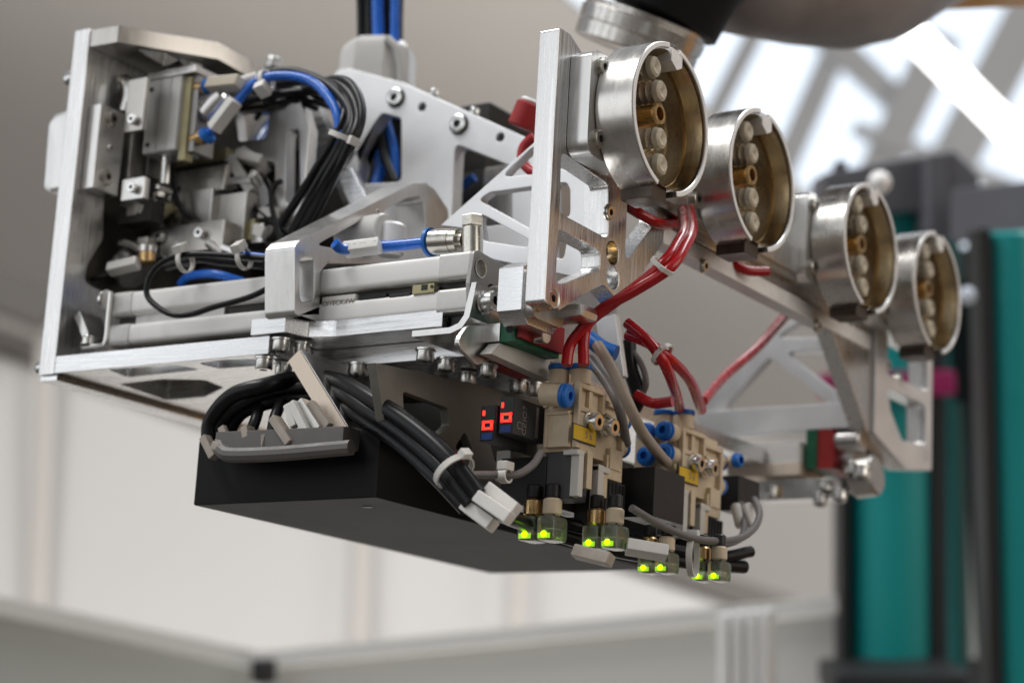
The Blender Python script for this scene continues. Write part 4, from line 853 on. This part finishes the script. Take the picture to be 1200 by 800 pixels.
# --- red hoses
red = [(((-2, 50, -27), (-1.6, 52, -15.1), (4.6, 54, -5.2), (15.9, 56, 5.9), (37.8, 56, 15), (57.1, 60, 27.1), (57.5, 76, 44.2), (51.1, 95, 59.1), (29.5, 130, 84.1)), 'red hose from the left port of the nearer valve up to the cups, lower strand'),
       (((5.7, 56, -26.3), (3.7, 58, -11.7), (6.5, 58, -0.9), (20.2, 58, 8), (39.2, 58, 19.3), (53, 62, 32.5), (51.2, 80, 49), (45.9, 95, 60.7), (24.8, 130, 84.6)), 'red hose from the right port of the nearer valve up to the cups, upper strand'),
       (((7.2, 100, 8.6), (22.2, 100, -3.9), (30.3, 105, -16.2), (18.2, 140, -23.6), (-9.7, 200, -24.6)), 'red hose sweeping down to the left port of the farther valve'),
       (((5.2, 104, 2.4), (20, 104, -3.9), (29.6, 110, -11.5), (22.9, 150, -16.7), (2.1, 205, -23.2)), 'red hose sweeping down to the right port of the farther valve'),
       (((-2.3, 130, -28), (8.5, 132, -33.5), (20.8, 134, -32.8)), 'short red hose lying level behind the beige tube'),
       (((-15.8, 240, -9.8), (-32, 300, 20.6), (-37.4, 360, 54.9), (-37.8, 400, 85.8), (-37, 420, 101.9)), 'long red hose running up beside the far gusset'),
       (((-2.1, 90, 85.6), (9.5, 90, 77.4), (16.8, 95, 72.2), (20.1, 110, 70.6), (13.7, 140, 79.4)), 'short red hose visible behind the near foot plate'),
       (((-12.5, 215, 97.9), (2.3, 215, 83.8), (11.1, 220, 75.7), (19.4, 228, 71.2), (27.9, 240, 72.8)), 'short red hose below the second cup'),
       (((-72.3, 110, 137.4), (-79.5, 110, 131.6), (-80.2, 110, 122.7), (-73.4, 110, 115.1), (-65.7, 110, 112.5)), 'red hose curling out left of the near upright')]
for a, l in red: cable('red_hose', l, 'air hose', a, 3.3, RED, 'red air hoses')
rc = thing('red_coupler', 'red cylindrical coupler standing behind the near upright', 'coupler', (-84.8, 120, 153.5))
MB().cyl((-89.6, 120, 148.4), (-82.9, 120, 163.5), 9, 20, 1).make('body', REDP, rc); MB().cyl((-82.9, 120, 163.5), (-81.7, 120, 166.2), 7, 20, 1).make('tip', RIMM, rc)
for p, ax, l in (((54.9, 55, 27.1), (1, 0, 1.1), 'clear strap round the two red hoses near the top of their rise'), ((29.5, 104, -11.2), (1, .2, -1), 'clear strap round the two red hoses above the farther valve')):
    tie(l, p, ax, 6.6, 2.6, head=(1, -1, 0), hs=1.8, group='straps on the red hoses')
# --- beige tube and dark line right of the nearer valve
cable('beige_tube', 'beige tube running down from the nearer valve to the blue ports of the farther one', 'air tube', ((5.6, 70, -11.2), (17.9, 66, -26), (27.2, 70, -45.7), (26, 90, -59.2), (5.7, 150, -62.8), (-5.7, 178, -61.1)), 3.4, BEIGET)
cable('beige_tube', 'second beige tube half hidden behind the first one', 'air tube', ((-18.1, 100, -11.2), (-1.9, 96, -28.6), (7, 96, -44.4), (-1.4, 120, -59.9)), 3.0, GREYT)
cable('black_cable', 'black cable looping behind the beige tube', 'cable', ((-21.1, 150, 10.4), (-19, 150, -5.8), (-12.2, 150, -23.4), (-15.3, 150, -32.8)), 5, CABLE)
cable('grey_cable', 'thin grey wire ring right of the beige tube', 'cable', ((-18.4, 150, 4.9), (-10.6, 150, -5.4), (-7.1, 150, -17.3), (-12, 150, -26.6)), 2.0, GREYT)
cable('blue_tube', 'blue tube end behind the red hoses of the nearer valve', 'air tube', ((-16.3, 96, 0.3), (-6.5, 96, -6.7), (1.8, 98, -10)), 5, BLUER)
wb = MB().bar((-24.5, 130, 21.3), (-16.4, 130, -18.1), 14, 6, (0, 1, 0)).make('brace', ALUB, G, 1)
# ================================================================== robot wrist and arm above
ax = (right * 0.35 - down * 0.93 - fwd * 0.09).normalized(); ax2 = (right * 0.45 - down * 0.89 - fwd * 0.06).normalized()
rw = thing('robot_arm', 'robot arm with polished wrist flange, black joint and brown sleeve at the top edge', 'robot arm', (-92.8, 262.6, 257.3))
c0 = Vector((-95, 263.7, 247.9))
MB().lathe(c0, ax, [(0, 0), (0, 40), (1.5, 44), (11, 44.5), (12, 43.5), (13, 44.5), (22, 45.5), (23, 44), (24.5, 44), (25.5, 45), (27, 45), (27, 0)], 56).make('wrist_flange', RINGM, rw)
c1 = Vector((-78.6, 267.7, 273.4))
MB().lathe(c1, ax2, [(0, 0), (0, 42), (2, 45), (70, 48), (70, 0)], 48).make('black_joint', BLACK, rw)
MB().bar(c0 + right * 41 - down * 1, c0 + right * 41 - down * 9 + right * 4, 14, 10).make('flange_bolt', STEEL, rw, 1)
SLV = mat('brown_grey_leather_sleeve', (0.30, 0.265, 0.26), 0.45, 0, 0.3, 10, bump=1.0, bscale=22)
YELR = mat('orange_robot_paint', (0.62, 0.28, 0.04), 0.35, 0, 0.04, 20)
lo, hi = Vector((-62.7, 336.8, 330)), Vector((-0.2, 643.7, 442.5))
dv = (hi - lo); L_ = dv.length
MB().lathe(lo, dv, [(-10, 0), (-8, 30), (10, 44), (L_ * .25, 55), (L_ * .45, 62), (L_ * .62, 58), (L_ * .8, 42), (L_, 26), (L_ * 1.05, 0)], 40).make('sleeve', SLV, rw)
MB().bar((-68.1, 658.5, 447.9), (47, 787.5, 482.4), 60, 42).make('upper_arm', YELR, rw, 4)

# ================================================================== the hall behind
WALLM = mat('cream_wall_panel', (0.52, 0.505, 0.49), 0.7, 0, 0.03, 0.8, rvar=0.02)
CEILM = mat('taupe_roof_panel', (0.60, 0.565, 0.525), 0.75, 0, 0.06, 0.5, rvar=0.02)
SHADEB = mat('taupe_shade_band', (0.20, 0.18, 0.16), 0.7, 0, 0.05, 2)
DARKC = mat('dark_shade_band', (0.12, 0.11, 0.10), 0.7, 0, 0.05, 2)
GREYP = mat('pale_green_grey_panel', (0.42, 0.44, 0.42), 0.55, 0, 0.02, 2)
LGREY = mat('light_grey_panel', (0.55, 0.55, 0.53), 0.55, 0, 0.02, 2)
RAILM = mat('painted_rail', (0.60, 0.59, 0.57), 0.5, 0, 0.03, 5)
ALUP = mat('extruded_profile', (0.85, 0.85, 0.85), 0.45, 0.0, 0.04, 5)
TEAL = mat('teal_paint', (0.012, 0.29, 0.29), 0.32, 0, 0.05, 3)
GREYC = mat('grey_cast_housing', (0.10, 0.10, 0.115), 0.6, 0, 0.1, 4)
BLKB = mat('black_enamel', (0.02, 0.02, 0.022), 0.5, 0, 0.1, 4)
MAG = mat('magenta_band', (0.30, 0.012, 0.10), 0.5, 0, 0.05, 4)
SKYM = mat('bright_glazing', (0.8, 0.88, 1.0), 0.6, emit=(0.80, 0.89, 1.0), estr=1.0)
TUBEL = mat('fluorescent_tube', (1, 1, 1), 0.5, emit=(1.0, 1.0, 0.98), estr=4)
BEAMM = mat('white_roof_beam', (0.62, 0.61, 0.60), 0.6, 0, 0.05, 2)
def slab(name, quad, th, m, parent=None, **kw):
    q = [Vector(p) for p in quad]; n = (q[1] - q[0]).cross(q[3] - q[0]).normalized()
    if n.dot(fwd) < 0: n = -n
    return MB().add(q + [p + n * th for p in q], [[0, 1, 2, 3], [7, 6, 5, 4], [0, 4, 5, 1], [1, 5, 6, 2], [2, 6, 7, 3], [3, 7, 4, 0]]).make(name, m, parent, **kw)
tag(slab('ceiling', [(-4623.2, 1081.2, 2914), (-2961.6, 2284.1, 2561.3), (-1425, 6224, 894.4), (-6529.5, 2291.5, 1489)], 60, CEILM), kind='structure')
tag(slab('end_wall', [(-6527.4, 2285.6, 1515.8), (-1422.8, 6217.9, 922.4), (-1494.8, 6390.6, -799.9), (-6437.5, 2530.5, -74.5)], 60, CEILM), kind='structure')
wl = tag(slab('hall_wall', [(-4543, 1354.3, 1195.6), (-322.2, 4552.9, -227.6), (-325.6, 4231.2, -1775.2), (-4155, 1748.2, -2029.5)], 60, WALLM), kind='structure')
for a, b, wd in (((-2954.4, 2474.4, 787.2), (-2806.9, 2439.4, -402.3), 40), ((-2361.6, 2952.4, 481), (-2246.4, 2864.2, -363.9), 26), ((-2062, 3167.5, 424), (-1968.6, 3068.7, -345), 22)):
    MB().bar(a, b, wd, 22, (0, 1, 0)).make('wall_joint', CEILM, wl)
tag(MB().bar((-3302.6, 2380.4, 823.3), (-1457.5, 3992, 186.7), 50, 60).make('shade_band', SHADEB), 'long taupe band of painted shade along the top edge of the cream wall', 'shade band')  # dark bar stands in for the soft shade above the wall
bm_ = tag(MB().bar((-4102.7, 1495.5, 1302.2), (-2936.8, 2466.9, 812.6), 90, 90).make('shade_band', DARKC), 'dark band of painted shade at the left edge above the cream wall', 'shade band')  # bar coloured dark in place of the shade at the left edge
fl = tag(MB().box((-9000, -9000, -2560), (9000, 12000, -2500)).make('floor', mat('hall_floor', (0.16, 0.145, 0.13), 0.6, 0, 0.1, 1)), kind='structure')
# roof glazing and beams at the upper right
gz = thing('roof_glazing', 'bright roof glazing with pale beams at the upper right', 'roof window', (-2965.9, 6937.5, 2653.6))
slab('glass_pane', [(-4181.8, 5761.8, 4001.5), (-747.4, 7988.6, 4229.5), (-988.2, 8682.8, 1077.6), (-3761.2, 6677, 1660)], 40, SKYM, gz)
for (a, b, wd) in (((-3041.2, 6298.8, 3006.9), (-3345.1, 6259.8, 2404.1), 85), ((-2770.3, 6483.5, 2991.6), (-3167.8, 6460.5, 2099.5), 110), ((-2403.5, 6523.5, 2837), (-2753.6, 6490.4, 2098.3), 150), ((-2850.9, 6341.4, 2863.3), (-2584.7, 6598.8, 2568.3), 110),
                   ((-2083, 6790.2, 3095.3), (-2482.5, 6736.4, 2311.9), 190), ((-3287.2, 5991.6, 3081.1), (-1872.1, 6935.8, 3076.4), 120), ((-2686.2, 6323.5, 2425.2), (-2041.6, 6819.9, 2178.8), 60)):
    MB().bar(a, b, wd, 60, tuple(fwd)).make('beam', BEAMM, gz)
ft = tag(MB().cyl((-951, 2736.3, 1292.2), (-654, 3032, 931.4), 26, 20, 6).make('fluorescent_tube', TUBEL), 'lit fluorescent tube crossing the upper right corner', 'lamp')
# teal machine columns
def column(name, label, a, b, wd, dp, m, cat='machine column'):
    p, q = Vector(a), Vector(b); d = (q - p).normalized(); u = d.cross(fwd).normalized(); v = u.cross(d)
    t = thing(name, label, cat, q)
    o = MB().cyl(p, q, wd / 2, 40, 4).make('shell', m, t)
    return t, u, v, d
t1, u, v, d = column('teal_column', 'broad teal machine column at the right, behind the far end of the gripper', (-417.1, 1452.3, 524.7), (-467, 1612.1, -187.3), 118, 120, TEAL)
MB().obox((Vector((-360.1, 1457.3, 555.2)) + Vector((-413.1, 1622.8, -185))) / 2, (Vector((-360.1, 1457.3, 555.2)) - Vector((-413.1, 1622.8, -185))) / 2, u * 9, v * 30).make('dark_groove', BLKB, t1)
MB().obox((Vector((-457.9, 1393.9, 548.7)) + Vector((-512.7, 1558.2, -191.6))) / 2, (Vector((-457.9, 1393.9, 548.7)) - Vector((-512.7, 1558.2, -191.6))) / 2, u * 5, v * 30).make('dark_groove', BLKB, t1)
MB().obox(Vector((-415, 1483.6, -85.4)), u * 80, v * 70, d * 16).make('foot', BLKB, t1, 6)
MB().bar((-475, 1386.5, 261.6), (-336.1, 1475.5, 274.9), 30, 30, tuple(fwd)).make('magenta_band', MAG, t1, 5)
t2, u, v, d = column('teal_column', 'teal machine column at the right edge of the picture', (-155.2, 1176.7, 367.6), (-188.9, 1306.4, -193.8), 78, 90, TEAL)
MB().obox((Vector((-180, 1148.6, 364.7)) + Vector((-210.6, 1280.2, -195.9))) / 2, (Vector((-180, 1148.6, 364.7)) - Vector((-210.6, 1280.2, -195.9))) / 2, u * 6, v * 30).make('dark_groove', BLKB, t2)
t3, u, v, d = column('teal_rail', 'narrow dark teal rail between the two teal columns', (-427.3, 1679.9, 568.8), (-474.5, 1850.2, -175.3), 30, 60, mat('dark_teal_paint', (0.004, 0.07, 0.07), 0.4), 'machine rail')
tag(MB().bar((-385.6, 1633.5, 388), (-397.4, 1766.9, -133.1), 16, 16, (0, 1, 0)).make('black_post', BLKB), 'thin black post between the teal columns', 'post')
tag(MB().bar((-365.2, 1574.3, 429.4), (-365.6, 1614.4, 280.4), 34, 40, (0, 1, 0)).make('drive_box', BLKB), 'black drive box between the teal columns', 'machine housing')
hd = thing('machine_head', 'dark grey cast machine head across the tops of the teal columns', 'machine housing', (-345.7, 1389.1, 478.9))
slab('housing', [(-442, 1316.3, 510.7), (-336.9, 1379, 537.8), (-341.7, 1393, 474.1), (-445.8, 1327.4, 460.1)], 120, GREYC, hd, bevel=5)
slab('housing', [(-319.4, 1344.7, 525.4), (-293.3, 1360.1, 533), (-269.8, 1383.3, 504.9), (-275.6, 1400, 429.2)][:4], 120, GREYC, hd, bevel=3)
slab('housing', [(-317.4, 1339.8, 525.8), (-296.7, 1352.7, 529.1), (-301.1, 1377.2, 427.9), (-323.3, 1362.8, 426.5)], 120, GREYC, hd, bevel=5)
slab('housing', [(-280, 1312.4, 468.8), (-92.1, 1201.4, 431.5), (-96.4, 1213.8, 375.1), (-284.6, 1325.7, 408.5)], 120, GREYC, hd, bevel=5)
tag(MB().ball((-151.7, 822, 321.1), 11, 20).make('ball_knob', RIMM), 'round white ball knob above the third cup', 'knob')
tag(MB().ball((-162.7, 1074, 273.5), 9, 20).make('ball_knob', mat('bluish_white_knob', (0.6, 0.65, 0.75), 0.4)), 'bluish white knob right of the farthest cup', 'knob')
tag(slab('black_backing', [(-522.5, 1863.6, 566.1), (-439.5, 1917.4, 571.6), (-495.7, 2079.5, -164.2), (-578.7, 2025.7, -169.7)], 40, BLKB), 'black backing panel filling the gap between the teal columns', 'machine panel')  # black sheet added to fill the gap
tag(MB().bar((-414.1, 1758.5, 311.5), (-436.1, 1835.6, -26.8), 26, 20, (0, 1, 0)).make('pale_post', RAILM), 'pale post in the dark gap between the teal columns', 'post')
# enclosure at the bottom
e1 = thing('enclosure_panel', 'pale grey guard panel in the lower left corner with a light top rail', 'guard panel', (-1143.3, 899.1, -128.6))
slab('panel', [(-1411.6, 697.6, -44.8), (-1265.8, 1300, -90.9), (-1284.9, 1355.2, -341.4), (-1435.8, 767.2, -360.9)], 10, GREYP, e1)
MB().bar((-1403, 689.4, -38.9), (-1258.7, 1290.8, -84.8), 24, 22).make('rail', RAILM, e1, 2)
e2 = thing('enclosure_panel', 'light grey guard panel along the bottom centre with a light top rail', 'guard panel', (-915.6, 1407.4, -80.8))
slab('panel', [(-1262.1, 1303, -92.9), (-508.2, 1533.2, 2.3), (-531, 1598.9, -296.1), (-1281.1, 1357.7, -341.1)], 10, LGREY, e2)
MB().bar((-1258.9, 1291.2, -87.1), (-503.4, 1522.1, 9.6), 24, 22).make('rail', RAILM, e2, 2)
tag(MB().bar((-1220.2, 1267.7, -86.7), (-1222.6, 1274.5, -117.8), 26, 26, (0, 1, 0)).make('corner_bracket', BLKB, None, 4), 'black corner bracket where the two guard panels meet', 'bracket')
pr_ = thing('profile_post', 'grooved aluminium profile post standing at the guard panel', 'post', (-494.6, 1254.5, -72))
for a, b in (((-502.7, 1214.5, -35.3), (-515, 1252.9, -207.4)), ((-489.5, 1222.5, -32.6), (-502, 1261.4, -206.5)), ((-476.4, 1230.8, -30.8), (-489, 1269.8, -205.6)), ((-463.3, 1239, -28.9), (-476, 1278.2, -204.8))):
    MB().bar(a, b, 11, 24, (0, 1, 0)).make('rib', ALUP, pr_, 2)
MB().bar((-488, 1237, -36.8), (-500.1, 1274.7, -205.8), 50, 14, (0, 1, 0)).make('core', ALUP, pr_)
# unseen orange robot added for warm reflections, and the side of the hall, to the right of the picture
ob = thing('added_orange_robot', 'added orange robot outside the picture, there for its warm reflections', 'robot', (1700, 2400, -2500))
MB().cyl((1700, 2400, -2500), (1700, 2400, -300), 330, 32, 40).make('added_robot_column', YELR, ob)
MB().box((1400, 2000, -300), (2050, 2700, 380)).make('added_robot_shoulder', YELR, ob, 60)
MB().bar((1600, 2300, 300), (2300, 3400, 1300), 320, 300).make('upper_arm', YELR, ob, 40)
BROWNW = mat('brown_grey_side_wall', (0.34, 0.30, 0.26), 0.7, 0, 0.1, 0.6)
tag(MB().box((4200, -7000, -2500), (4300, 9000, 4500)).make('side_wall', BROWNW), kind='structure')
tag(MB().box((-8000, -6100, -2500), (4200, -6000, 1000)).make('rear_wall', CEILM), kind='structure')
